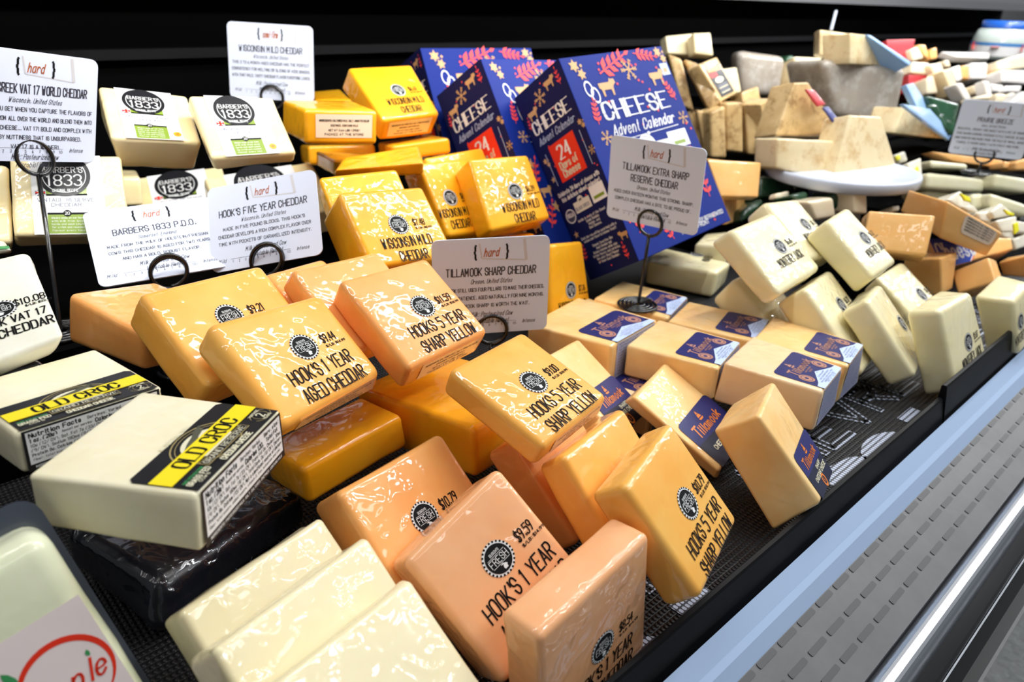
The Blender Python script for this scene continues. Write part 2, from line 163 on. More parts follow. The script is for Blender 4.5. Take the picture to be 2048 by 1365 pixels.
 'K7': ('card',[1.7023,0.5071,1.1810,1.7496,0.3844,1.1805,1.7746,0.3946,1.0712,1.7274,0.5172,1.0717,1.7034,0.5075,1.1813,1.7506,0.3849,1.1808,1.7757,0.3950,1.0715,1.7285,0.5177,1.0720],None),
 'J': ('hook',[0.2099,0.3139,1.0058,0.2981,0.3204,1.0366,0.3244,0.2478,0.9644,0.2354,0.2428,0.9352,0.2174,0.3445,0.9777,0.3019,0.3501,1.0063,0.3320,0.2785,0.9363,0.2430,0.2735,0.9070],(0.0036,0.0081)),
 'T9': ('till',[0.4915,0.4632,1.0088,0.5735,0.4920,0.9941,0.5943,0.4057,0.9300,0.5096,0.3759,0.9451,0.4793,0.4806,0.9814,0.5639,0.5104,0.9663,0.5831,0.4235,0.9024,0.4984,0.3937,0.9175],None),
 'MJ4': ('jack',[0.8516,0.3722,1.0232,0.9643,0.3922,1.0182,0.9821,0.3045,0.9302,0.8624,0.2837,0.9361,0.8471,0.4038,0.9934,0.9643,0.4234,0.9869,0.9754,0.3344,0.8991,0.8557,0.3136,0.9050],(0.0124,0.0173)),
 'MJ5': ('jack',[0.8532,0.4720,1.0065,0.9565,0.4876,1.0001,0.9680,0.4022,0.9314,0.8645,0.3844,0.9361,0.8469,0.4936,0.9699,0.9505,0.5135,0.9668,0.9620,0.4281,0.8981,0.8585,0.4103,0.9029],None),
 'W3': ('wisc',[0.5950,0.8154,1.1325,0.6870,0.8233,1.1270,0.6769,0.7586,1.0359,0.6003,0.7545,1.0441,0.5941,0.8502,1.1089,0.6791,0.8565,1.1024,0.6768,0.7942,1.0133,0.5918,0.7879,1.0198],(-0.0122,0.0002)),
 'W13': ('wisc',[0.6467,0.8699,1.1253,0.7628,0.8759,1.1273,0.7671,0.8189,1.0468,0.6512,0.8131,1.0450,0.6455,0.9103,1.0969,0.7615,0.9161,1.0987,0.7656,0.8592,1.0182,0.6496,0.8533,1.0164],None),
 'K3': ('card',[0.1929,0.8580,1.1198,0.3164,0.8285,1.1248,0.2960,0.7342,1.0739,0.1725,0.7637,1.0688,0.1931,0.8585,1.1188,0.3166,0.8290,1.1238,0.2962,0.7347,1.0729,0.1727,0.7642,1.0679],None),
 'I': ('hook',[0.2059,0.3865,1.0214,0.3143,0.4068,1.0172,0.3264,0.3376,0.9493,0.2174,0.3159,0.9523,0.1981,0.4143,0.9955,0.3083,0.4346,0.9909,0.3204,0.3638,0.9215,0.2114,0.3421,0.9245],(-0.0039,0.0005)),
}
FAR = [
 ('parm_pale',[1.623,1.182,1.263,1.703,1.157,1.270,1.694,1.137,1.221,1.617,1.165,1.224,1.632,1.207,1.251,1.712,1.183,1.258,1.703,1.163,1.209,1.626,1.191,1.212]),
 ('parm_pale',[1.661,1.128,1.272,1.711,1.112,1.274,1.704,1.090,1.222,1.653,1.110,1.227,1.670,1.154,1.259,1.720,1.138,1.262,1.713,1.115,1.210,1.662,1.136,1.214]),
 ('parm',[1.515,1.093,1.231,1.533,1.065,1.220,1.540,1.019,1.110,1.524,1.044,1.121,1.585,1.146,1.213,1.604,1.118,1.203,1.611,1.072,1.093,1.594,1.097,1.103]),
 ('parm',[1.558,1.077,1.219,1.577,1.049,1.211,1.596,0.990,1.107,1.585,1.004,1.104,1.597,1.107,1.209,1.616,1.079,1.201,1.635,1.020,1.097,1.624,1.033,1.094]),
 ('parm_label',[1.508,1.000,1.215,1.589,1.008,1.228,1.622,0.962,1.150,1.546,0.954,1.137,1.508,1.026,1.200,1.589,1.033,1.212,1.622,0.987,1.134,1.546,0.980,1.121]),
 ('parm_edge',[1.516,1.036,1.202,1.528,1.014,1.214,1.540,0.950,1.138,1.527,0.967,1.114,1.543,1.048,1.196,1.555,1.026,1.208,1.567,0.962,1.132,1.554,0.979,1.108]),
 ('parm_pale',[1.667,1.042,1.196,1.714,1.027,1.200,1.711,1.002,1.144,1.668,1.015,1.139,1.676,1.068,1.184,1.723,1.053,1.188,1.721,1.028,1.132,1.678,1.041,1.127]),
 ('parm',[1.507,0.992,1.118,1.526,0.966,1.114,1.527,0.948,1.016,1.519,0.961,1.025,1.555,1.028,1.112,1.574,1.002,1.108,1.575,0.984,1.010,1.567,0.997,1.019]),
 ('parm',[1.495,0.946,1.118,1.526,0.929,1.132,1.534,0.911,1.018,1.501,0.931,1.020,1.525,0.998,1.112,1.556,0.981,1.126,1.565,0.962,1.012,1.531,0.982,1.014]),
 ('parm',[1.532,0.933,1.137,1.569,0.912,1.140,1.576,0.895,1.028,1.541,0.916,1.033,1.573,1.002,1.129,1.609,0.981,1.132,1.616,0.963,1.020,1.581,0.984,1.024]),
 ('parm',[1.583,0.914,1.130,1.612,0.893,1.134,1.630,0.866,1.020,1.594,0.893,1.023,1.631,0.978,1.122,1.660,0.956,1.126,1.677,0.929,1.012,1.642,0.956,1.015]),
 ('parm_label',[1.582,0.875,1.138,1.656,0.892,1.145,1.715,0.893,1.041,1.653,0.877,1.016,1.572,0.924,1.133,1.645,0.940,1.140,1.705,0.942,1.036,1.643,0.926,1.011]),
 ('parm',[1.709,1.001,1.145,1.763,0.989,1.158,1.761,0.973,1.124,1.705,0.990,1.118,1.724,1.044,1.124,1.778,1.032,1.138,1.776,1.016,1.104,1.721,1.033,1.097]),
 ('parm_pale',[1.723,0.926,1.134,1.754,0.920,1.144,1.733,0.895,1.075,1.716,0.897,1.066,1.738,0.970,1.113,1.769,0.963,1.124,1.748,0.939,1.055,1.731,0.940,1.046]),
 ('parm_pale',[1.594,0.850,1.083,1.625,0.843,1.091,1.604,0.811,1.008,1.575,0.823,1.012,1.609,0.894,1.063,1.640,0.886,1.071,1.619,0.855,0.987,1.590,0.866,0.991]),
 ('parm_edge',[1.542,1.034,1.108,1.563,1.027,1.110,1.557,0.985,1.015,1.548,0.995,1.030,1.551,1.060,1.096,1.573,1.053,1.098,1.566,1.010,1.003,1.557,1.021,1.018]),
 ('rind',[1.890,1.139,1.229,1.997,1.050,1.216,1.983,1.041,1.115,1.896,1.111,1.113,1.933,1.193,1.218,2.040,1.104,1.205,2.026,1.095,1.104,1.939,1.165,1.102]),
 ('greenwax',[2.049,1.077,1.213,2.079,1.067,1.216,2.067,1.062,1.133,2.038,1.073,1.140,2.067,1.134,1.206,2.097,1.124,1.209,2.086,1.119,1.127,2.057,1.129,1.134]),
 ('pale',[2.029,1.043,1.215,2.117,1.010,1.212,2.067,0.994,1.141,1.990,1.023,1.145,2.044,1.086,1.195,2.133,1.053,1.192,2.082,1.037,1.121,2.005,1.067,1.125]),
 ('rind',[1.784,0.850,1.230,2.002,0.733,1.212,1.986,0.724,1.066,1.828,0.812,1.099,1.859,0.991,1.213,2.077,0.873,1.196,2.060,0.865,1.049,1.903,0.952,1.083]),
 ('pale',[1.875,0.915,1.289,1.917,0.854,1.281,1.917,0.841,1.216,1.876,0.904,1.231,1.941,0.960,1.281,1.982,0.899,1.273,1.983,0.886,1.208,1.941,0.950,1.223]),
 ('pale',[1.800,0.804,1.286,1.866,0.797,1.283,2.097,0.765,1.208,1.815,0.796,1.221,1.808,0.873,1.279,1.873,0.866,1.275,2.104,0.834,1.201,1.822,0.865,1.214]),
 ('bluestrip',[1.861,0.794,1.284,1.875,0.787,1.281,1.965,0.717,1.226,1.956,0.717,1.219,1.878,0.835,1.261,1.893,0.827,1.258,1.983,0.757,1.203,1.973,0.757,1.196]),
 ('pale',[1.777,0.640,1.145,1.815,0.636,1.138,2.015,0.607,1.058,1.748,0.638,1.093,1.784,0.710,1.138,1.823,0.705,1.131,2.022,0.676,1.051,1.755,0.707,1.086]),
 ('bluestrip',[1.780,0.650,1.191,1.886,0.674,1.188,2.023,0.667,1.121,1.828,0.625,1.132,1.778,0.660,1.185,1.883,0.684,1.182,2.020,0.677,1.115,1.826,0.635,1.126]),
 ('bluestrip',[1.534,0.559,1.177,1.866,0.618,1.138,2.092,0.627,1.062,1.990,0.600,1.060,1.532,0.564,1.174,1.864,0.623,1.135,2.091,0.632,1.059,1.989,0.605,1.057]),
 ('redbox',[2.303,0.921,1.260,2.410,0.885,1.263,2.369,0.866,1.194,2.295,0.899,1.206,2.327,0.990,1.228,2.435,0.954,1.231,2.393,0.935,1.162,2.319,0.968,1.174]),
 ('redbox',[2.218,0.809,1.180,2.287,0.784,1.179,2.260,0.768,1.124,2.206,0.794,1.140,2.236,0.860,1.155,2.306,0.836,1.155,2.278,0.819,1.100,2.224,0.846,1.115]),
 ('parm',[1.398,0.711,1.208,1.432,0.702,1.208,1.523,0.650,1.106,1.343,0.701,1.115,1.413,0.767,1.193,1.447,0.758,1.192,1.538,0.706,1.091,1.358,0.757,1.100]),
 ('pale',[1.275,0.661,1.123,1.408,0.616,1.112,1.398,0.608,1.043,1.273,0.653,1.071,1.293,0.717,1.114,1.426,0.673,1.103,1.416,0.665,1.034,1.292,0.709,1.062]),
 ('pale',[1.426,0.605,1.159,1.515,0.584,1.152,1.566,0.542,1.040,1.371,0.588,1.053,1.438,0.661,1.144,1.527,0.640,1.137,1.579,0.599,1.024,1.384,0.645,1.037]),
 ('cream',[2.238,0.814,1.214,2.300,0.791,1.210,2.278,0.784,1.180,2.224,0.806,1.185,2.256,0.866,1.190,2.318,0.842,1.186,2.296,0.836,1.155,2.243,0.858,1.161]),
 ('cream',[2.266,0.781,1.208,2.311,0.767,1.212,2.317,0.754,1.190,2.284,0.754,1.165,2.281,0.824,1.188,2.326,0.810,1.192,2.332,0.797,1.170,2.299,0.797,1.145]),
 ('cream',[2.201,0.756,1.178,2.228,0.749,1.183,2.233,0.727,1.140,2.192,0.741,1.139,2.216,0.799,1.157,2.243,0.792,1.162,2.248,0.770,1.120,2.207,0.784,1.119]),
 ('pale',[2.228,0.732,1.197,2.261,0.724,1.204,2.278,0.683,1.131,2.249,0.697,1.139,2.243,0.775,1.177,2.276,0.767,1.183,2.294,0.726,1.111,2.264,0.740,1.118]),
 ('white',[2.366,0.757,1.197,2.408,0.747,1.205,2.402,0.730,1.166,2.377,0.736,1.160,2.382,0.800,1.177,2.423,0.790,1.185,2.418,0.773,1.145,2.392,0.779,1.140]),
 ('orange',[2.408,0.744,1.203,2.433,0.735,1.204,2.425,0.721,1.167,2.402,0.730,1.169,2.420,0.778,1.186,2.445,0.770,1.187,2.437,0.756,1.151,2.414,0.764,1.152]),
 ('white',[2.466,0.742,1.209,2.535,0.717,1.209,2.516,0.703,1.165,2.456,0.725,1.166,2.484,0.793,1.184,2.554,0.769,1.185,2.534,0.755,1.141,2.474,0.777,1.141]),
 ('white',[2.478,0.829,1.232,2.866,0.814,1.222,2.791,0.790,1.208,2.543,0.806,1.218,2.478,0.840,1.215,2.866,0.824,1.205,2.791,0.800,1.191,2.543,0.816,1.201]),
 ('cream',[2.565,0.706,1.212,2.699,0.670,1.235,2.686,0.654,1.192,2.564,0.695,1.188,2.590,0.775,1.180,2.724,0.739,1.203,2.711,0.723,1.160,2.588,0.764,1.155]),
 ('white',[2.515,0.673,1.193,2.618,0.637,1.193,2.606,0.623,1.154,2.509,0.661,1.161,2.533,0.725,1.169,2.637,0.689,1.169,2.625,0.675,1.130,2.527,0.712,1.137]),
 ('orange',[2.549,0.695,1.188,2.571,0.687,1.188,2.566,0.674,1.157,2.522,0.690,1.158,2.561,0.729,1.172,2.583,0.721,1.172,2.578,0.709,1.141,2.534,0.725,1.142]),
 ('white',[2.190,0.679,1.171,2.214,0.672,1.174,2.238,0.645,1.134,2.211,0.653,1.131,2.202,0.714,1.155,2.226,0.707,1.158,2.250,0.679,1.118,2.223,0.687,1.115]),
 ('cream',[2.284,0.665,1.164,2.321,0.655,1.170,2.322,0.644,1.147,2.285,0.655,1.143,2.296,0.700,1.148,2.333,0.690,1.154,2.334,0.679,1.131,2.298,0.689,1.127]),
 ('white',[2.248,0.636,1.181,2.270,0.627,1.179,2.272,0.606,1.136,2.253,0.615,1.140,2.257,0.661,1.169,2.279,0.653,1.167,2.282,0.632,1.124,2.262,0.641,1.128]),
 ('white',[2.376,0.652,1.166,2.425,0.633,1.162,2.415,0.628,1.143,2.376,0.642,1.144,2.391,0.695,1.146,2.440,0.676,1.142,2.430,0.671,1.123,2.391,0.685,1.124]),
 ('white',[2.404,0.622,1.162,2.468,0.599,1.161,2.450,0.596,1.142,2.393,0.618,1.145,2.419,0.665,1.142,2.484,0.642,1.141,2.465,0.639,1.121,2.408,0.661,1.125]),
 ('cream',[2.205,0.587,1.156,2.239,0.574,1.155,2.229,0.567,1.133,2.198,0.579,1.135,2.217,0.621,1.140,2.251,0.609,1.139,2.241,0.602,1.117,2.211,0.614,1.119]),
 ('cream',[2.229,0.566,1.155,2.258,0.558,1.160,2.240,0.554,1.136,2.221,0.559,1.134,2.241,0.601,1.139,2.270,0.593,1.143,2.252,0.588,1.120,2.233,0.594,1.118]),
 ('cream',[2.151,0.620,1.147,2.221,0.599,1.154,2.221,0.592,1.140,2.153,0.616,1.139,2.163,0.655,1.131,2.233,0.633,1.138,2.234,0.626,1.123,2.165,0.651,1.123]),
 ('white',[2.093,0.521,1.146,2.140,0.516,1.172,2.160,0.509,1.171,2.150,0.498,1.140,2.105,0.555,1.130,2.152,0.551,1.155,2.172,0.543,1.155,2.162,0.532,1.124]),
 ('orange',[2.429,0.882,1.248,2.461,0.871,1.249,2.468,0.847,1.204,2.447,0.862,1.218,2.445,0.925,1.228,2.476,0.914,1.229,2.484,0.890,1.184,2.462,0.905,1.198]),
 ('orange',[2.460,0.853,1.237,2.487,0.848,1.244,2.481,0.835,1.213,2.454,0.843,1.210,2.472,0.888,1.220,2.499,0.882,1.228,2.494,0.869,1.197,2.466,0.877,1.193]),
 ('cream',[2.357,0.871,1.237,2.387,0.865,1.247,2.402,0.844,1.215,2.359,0.856,1.207,2.369,0.905,1.221,2.399,0.899,1.231,2.414,0.879,1.199,2.371,0.891,1.191]),
 ('cream',[2.422,0.797,1.212,2.442,0.791,1.214,2.445,0.781,1.195,2.425,0.788,1.195,2.434,0.832,1.196,2.454,0.825,1.197,2.457,0.816,1.179,2.437,0.823,1.179]),
 ('greenwax',[1.947,0.659,1.161,2.052,0.612,1.139,2.006,0.595,1.069,1.962,0.623,1.096,1.971,0.728,1.128,2.077,0.681,1.107,2.030,0.664,1.037,1.986,0.692,1.064]),
 ('greenwax',[1.938,0.650,1.140,1.972,0.638,1.142,1.993,0.601,1.078,1.973,0.611,1.084,1.951,0.684,1.124,1.984,0.673,1.125,2.006,0.635,1.061,1.985,0.645,1.067]),
 ('orange',[1.855,0.588,1.050,1.986,0.475,1.033,1.984,0.470,1.016,1.898,0.544,1.028,1.885,0.625,1.035,2.016,0.512,1.018,2.014,0.507,1.001,1.928,0.581,1.013]),
 ('orange',[1.931,0.460,1.040,1.950,0.444,1.038,1.948,0.439,1.023,1.927,0.457,1.025,1.961,0.497,1.025,1.980,0.481,1.023,1.978,0.476,1.008,1.957,0.494,1.010]),
 ('orange',[1.925,0.437,1.043,1.949,0.422,1.052,1.946,0.414,1.026,1.923,0.432,1.026,1.955,0.474,1.028,1.979,0.459,1.037,1.976,0.451,1.011,1.954,0.469,1.011]),
 ('goat',[1.641,0.518,1.042,1.736,0.436,1.031,1.731,0.429,1.004,1.634,0.510,1.010,1.695,0.584,1.015,1.790,0.503,1.004,1.785,0.496,0.977,1.688,0.577,0.983]),
 ('goat',[1.720,0.418,1.047,1.772,0.373,1.039,1.768,0.363,1.008,1.713,0.413,1.020,1.774,0.485,1.020,1.826,0.439,1.012,1.822,0.430,0.981,1.767,0.479,0.993]),
 ('goat',[1.655,0.516,1.004,1.699,0.479,0.999,1.694,0.477,0.985,1.653,0.512,0.990,1.709,0.583,0.977,1.753,0.545,0.972,1.748,0.543,0.958,1.707,0.578,0.963]),
 ('goat',[1.608,0.420,1.020,1.631,0.403,1.024,1.626,0.395,0.994,1.603,0.412,0.991,1.644,0.464,1.002,1.667,0.447,1.006,1.662,0.439,0.976,1.639,0.456,0.973]),
 ('goat',[1.608,0.390,1.030,1.664,0.337,1.010,1.662,0.329,0.985,1.606,0.382,1.004,1.657,0.449,1.006,1.713,0.396,0.986,1.710,0.388,0.961,1.654,0.441,0.980]),
 ('goat',[1.786,0.565,1.042,1.853,0.508,1.035,1.852,0.504,1.023,1.786,0.559,1.026,1.828,0.617,1.021,1.895,0.560,1.014,1.894,0.556,1.002,1.828,0.611,1.005]),
 ('pyramid',[1.495,0.427,1.026,1.535,0.420,1.039,1.552,0.395,1.008,1.519,0.408,1.011,1.510,0.468,1.001,1.550,0.461,1.014,1.567,0.435,0.983,1.534,0.449,0.985]),
 ('pyramid',[1.534,0.383,1.005,1.575,0.369,1.007,1.559,0.362,0.986,1.538,0.374,0.992,1.549,0.424,0.980,1.590,0.410,0.981,1.574,0.402,0.960,1.553,0.414,0.967]),
 ('pyramid',[1.550,0.355,0.994,1.607,0.336,0.998,1.595,0.324,0.972,1.557,0.340,0.974,1.565,0.396,0.969,1.622,0.377,0.972,1.611,0.365,0.946,1.572,0.381,0.949]),
 ('pyramid',[1.550,0.366,1.008,1.583,0.362,1.020,1.608,0.339,0.999,1.554,0.358,0.996,1.565,0.407,0.982,1.598,0.402,0.994,1.623,0.380,0.974,1.569,0.398,0.971]),
 ('pyramid',[1.590,0.329,0.993,1.613,0.317,0.988,1.603,0.310,0.970,1.578,0.321,0.974,1.605,0.369,0.968,1.628,0.358,0.963,1.618,0.350,0.945,1.593,0.362,0.948]),
 ('pyramid',[1.571,0.323,0.964,1.610,0.312,0.970,1.599,0.303,0.949,1.568,0.312,0.945,1.586,0.363,0.939,1.626,0.352,0.945,1.614,0.343,0.924,1.583,0.352,0.920]),
 ('pyramid',[1.672,0.570,1.048,1.715,0.560,1.057,1.693,0.536,1.005,1.664,0.544,1.002,1.687,0.611,1.022,1.731,0.600,1.032,1.708,0.576,0.980,1.679,0.585,0.976]),
 ('pyramid',[1.654,0.595,1.063,1.688,0.586,1.069,1.687,0.575,1.050,1.662,0.583,1.049,1.669,0.636,1.038,1.703,0.627,1.044,1.702,0.615,1.025,1.677,0.623,1.023]),
 ('pyramid',[1.515,0.407,1.015,1.545,0.395,1.015,1.553,0.385,1.003,1.527,0.397,1.007,1.530,0.447,0.990,1.560,0.436,0.990,1.568,0.425,0.978,1.542,0.437,0.981]),
 ('pyramid',[1.556,0.343,0.974,1.591,0.331,0.976,1.584,0.323,0.959,1.560,0.335,0.965,1.571,0.384,0.949,1.606,0.372,0.951,1.599,0.364,0.934,1.576,0.376,0.939]),
 ('pyramid',[1.429,0.494,1.010,1.447,0.488,1.011,1.442,0.484,1.002,1.423,0.492,1.003,1.444,0.534,0.985,1.462,0.528,0.986,1.457,0.524,0.976,1.438,0.532,0.978]),
 ('yellowtag',[1.501,0.411,1.041,1.520,0.399,1.033,1.520,0.394,1.025,1.507,0.401,1.028,1.502,0.414,1.039,1.521,0.403,1.031,1.521,0.397,1.023,1.508,0.404,1.026]),
 ('yellowtag',[1.540,0.345,1.019,1.561,0.331,1.010,1.557,0.331,1.007,1.544,0.337,1.010,1.541,0.348,1.017,1.562,0.335,1.008,1.558,0.334,1.005,1.546,0.340,1.008]),
 ('yellowtag',[1.548,0.325,0.995,1.561,0.322,0.997,1.557,0.315,0.983,1.544,0.317,0.978,1.550,0.328,0.993,1.563,0.325,0.995,1.558,0.318,0.981,1.545,0.320,0.976]),
 ('yellowtag',[1.660,0.551,1.038,1.675,0.549,1.045,1.671,0.541,1.029,1.655,0.544,1.024,1.661,0.554,1.036,1.677,0.553,1.043,1.672,0.544,1.027,1.656,0.547,1.022]),
 ('yellowtag',[1.640,0.586,1.063,1.653,0.583,1.066,1.650,0.577,1.057,1.642,0.580,1.055,1.641,0.589,1.061,1.654,0.586,1.064,1.651,0.581,1.055,1.643,0.583,1.053]),
 ('greenwax',[1.308,0.696,1.047,1.414,0.663,1.027,1.373,0.660,0.998,1.288,0.683,1.008,1.324,0.767,1.015,1.430,0.735,0.995,1.389,0.731,0.966,1.304,0.755,0.976]),
 ('cream',[1.224,0.560,1.036,1.281,0.542,1.039,1.288,0.533,1.005,1.242,0.547,1.003,1.239,0.606,1.026,1.296,0.589,1.029,1.303,0.579,0.995,1.257,0.594,0.993]),
 ('cream',[1.314,0.523,1.050,1.344,0.513,1.050,1.347,0.503,1.006,1.314,0.514,1.011,1.329,0.570,1.040,1.359,0.560,1.040,1.362,0.550,0.996,1.329,0.561,1.001]),
 ('greenwax',[1.313,0.558,1.038,1.361,0.542,1.038,1.362,0.534,1.004,1.320,0.549,1.009,1.331,0.613,1.026,1.379,0.598,1.026,1.380,0.590,0.992,1.338,0.605,0.997]),
 ('cream',[1.256,0.635,1.032,1.294,0.627,1.033,1.280,0.624,1.020,1.251,0.632,1.022,1.260,0.653,1.024,1.298,0.645,1.025,1.284,0.642,1.012,1.255,0.650,1.014]),
 ('greenwax',[1.241,0.600,1.038,1.292,0.590,1.042,1.276,0.581,1.014,1.255,0.592,1.027,1.251,0.644,1.019,1.302,0.635,1.022,1.286,0.626,0.994,1.265,0.636,1.008]),
 ('greenwax',[1.215,0.674,0.997,1.273,0.668,1.014,1.272,0.662,1.000,1.211,0.666,0.978,1.225,0.719,0.977,1.283,0.713,0.994,1.282,0.707,0.980,1.221,0.711,0.958]),
 ('redstrip',[1.398,0.687,1.198,1.423,0.683,1.196,1.447,0.665,1.170,1.421,0.667,1.168,1.399,0.691,1.196,1.424,0.687,1.194,1.448,0.669,1.168,1.422,0.671,1.166]),
 ('navystrip',[1.410,0.652,1.168,1.429,0.651,1.169,1.453,0.630,1.139,1.432,0.631,1.137,1.410,0.656,1.166,1.430,0.654,1.167,1.453,0.633,1.137,1.433,0.635,1.135]),
]
T6TOP = 0.9474
PLATTER = (1.4221, 0.5980, 1.0613)
PIN0 = (1.8784, 0.8872, 1.2889)
PIN1 = (1.8994, 0.8939, 1.3307)
JARS = [((3.0318, 0.8227, 1.1970), 2.27, 'glass jar with a blue lid at the far right top'), ((3.1979, 0.6718, 1.2095), 2.27, 'second glass jar with a blue lid cut by the right edge')]
RBX = {}
FARLAB = {0: 'pale hard cheese piece at the very top left of the hard cheese stack', 1: 'pale hard cheese piece in clear film crowning the hard cheese stack', 2: 'tall brown-rinded wedge directly behind the front calendar box', 3: 'brown-rinded wedge second from the calendar box, partly covered by the tilted one',
 4: 'tilted hard cheese wedge with a large dark label on top of the stack', 5: 'rind side of the tilted wedge with the dark label', 6: 'pale cheese piece leaning right of the tilted dark-labelled wedge', 7: 'narrow tan wedge below the tilted one, next to the calendar edge', 8: 'tan wedge standing between the narrow one and the broad upright one',
 9: 'broad upright tan wedge in the middle of the bottom row by the calendars', 10: 'upright tan wedge just left of the small dark label', 11: 'upright wedge showing a small dark label beside the tall parmesan', 12: 'tan wedge behind the upright ones, its top showing', 13: 'pale wedge glinting at the upper right of the upright row', 14: 'pale wedge touching the left side of the tall parmesan', 15: 'slim brown wedge edge right beside the calendar box',
 16: 'grey-brown half wheel at the back, left of the green film', 17: 'dark green film edge between the half wheel and a small pale block', 18: 'small pale cheese block right of the half wheel', 19: 'big grey mottled wheel piece with a wedge stacked on it', 20: 'rounded left end of the golden wedge on top of the grey wheel piece', 21: 'golden wedge lying on top of the big grey wheel piece',
 22: 'light blue film strip sloping down the topmost golden wedge', 23: 'golden wedge at the right foot of the grey wheel piece', 24: 'upper light blue film strip right of the grey wheel piece', 25: 'lower light blue film strip over the right-hand golden wedge', 26: 'upper red carton behind the topmost wedge', 27: 'lower red carton right of the grey wheel piece',
 28: 'tall mottled parmesan wedge standing on the white platter', 29: 'low golden block lying at the left of the white platter', 30: 'pointed golden wedge standing at the right of the white platter',
 60: 'white log cheese at the front of the logs, under the small coil base', 61: 'white log cheese beside the coil base, cut by the right edge', 62: 'white log cheese below the front one at the platter side', 63: 'white log cheese sticking out between the small wrapped wedges', 64: 'lower white log cheese at the right picture edge', 65: 'rearmost white log cheese in front of the long orange piece',
 82: 'green film cheese under the left half of the platter', 85: 'dark green film cheese between the two cream blocks below the platter', 87: 'green film piece in front of the pedestal', 88: 'green film piece beside the apricot blocks', 55: 'dark green film cheese left of the right-hand sign card', 56: 'sliver of green film below the blue strips',
 57: 'long orange piece behind the white logs, under the right-hand sign card', 58: 'short orange piece right of the long one behind the logs', 59: 'orange piece cut by the right edge behind the logs', 51: 'orange wrapped piece beside the red carton', 52: 'small orange wrapped piece right of the red carton', 36: 'upright orange strip piece among the white ones', 41: 'orange piece half hidden behind the white oblong one',
 83: 'cream block showing below the platter behind the white blocks', 84: 'cream block at the right below the platter', 86: 'cream piece tucked in the green film left of the pedestal', 37: 'broad white piece in the far row below the tray', 38: 'thin white tray edge before the jars', 39: 'rounded cream piece beside the jars', 40: 'oblong white piece at the right edge of the far row', 50: 'white piece partly behind the right-hand sign card', 42: 'white piece with print leaning above the green film cheese',
 72: 'wrapped wedge with a yellow sticker right of the platter', 73: 'wrapped wedge just behind the right rim of the platter', 76: 'small wrapped wedge behind the apricot blocks below the platter'}
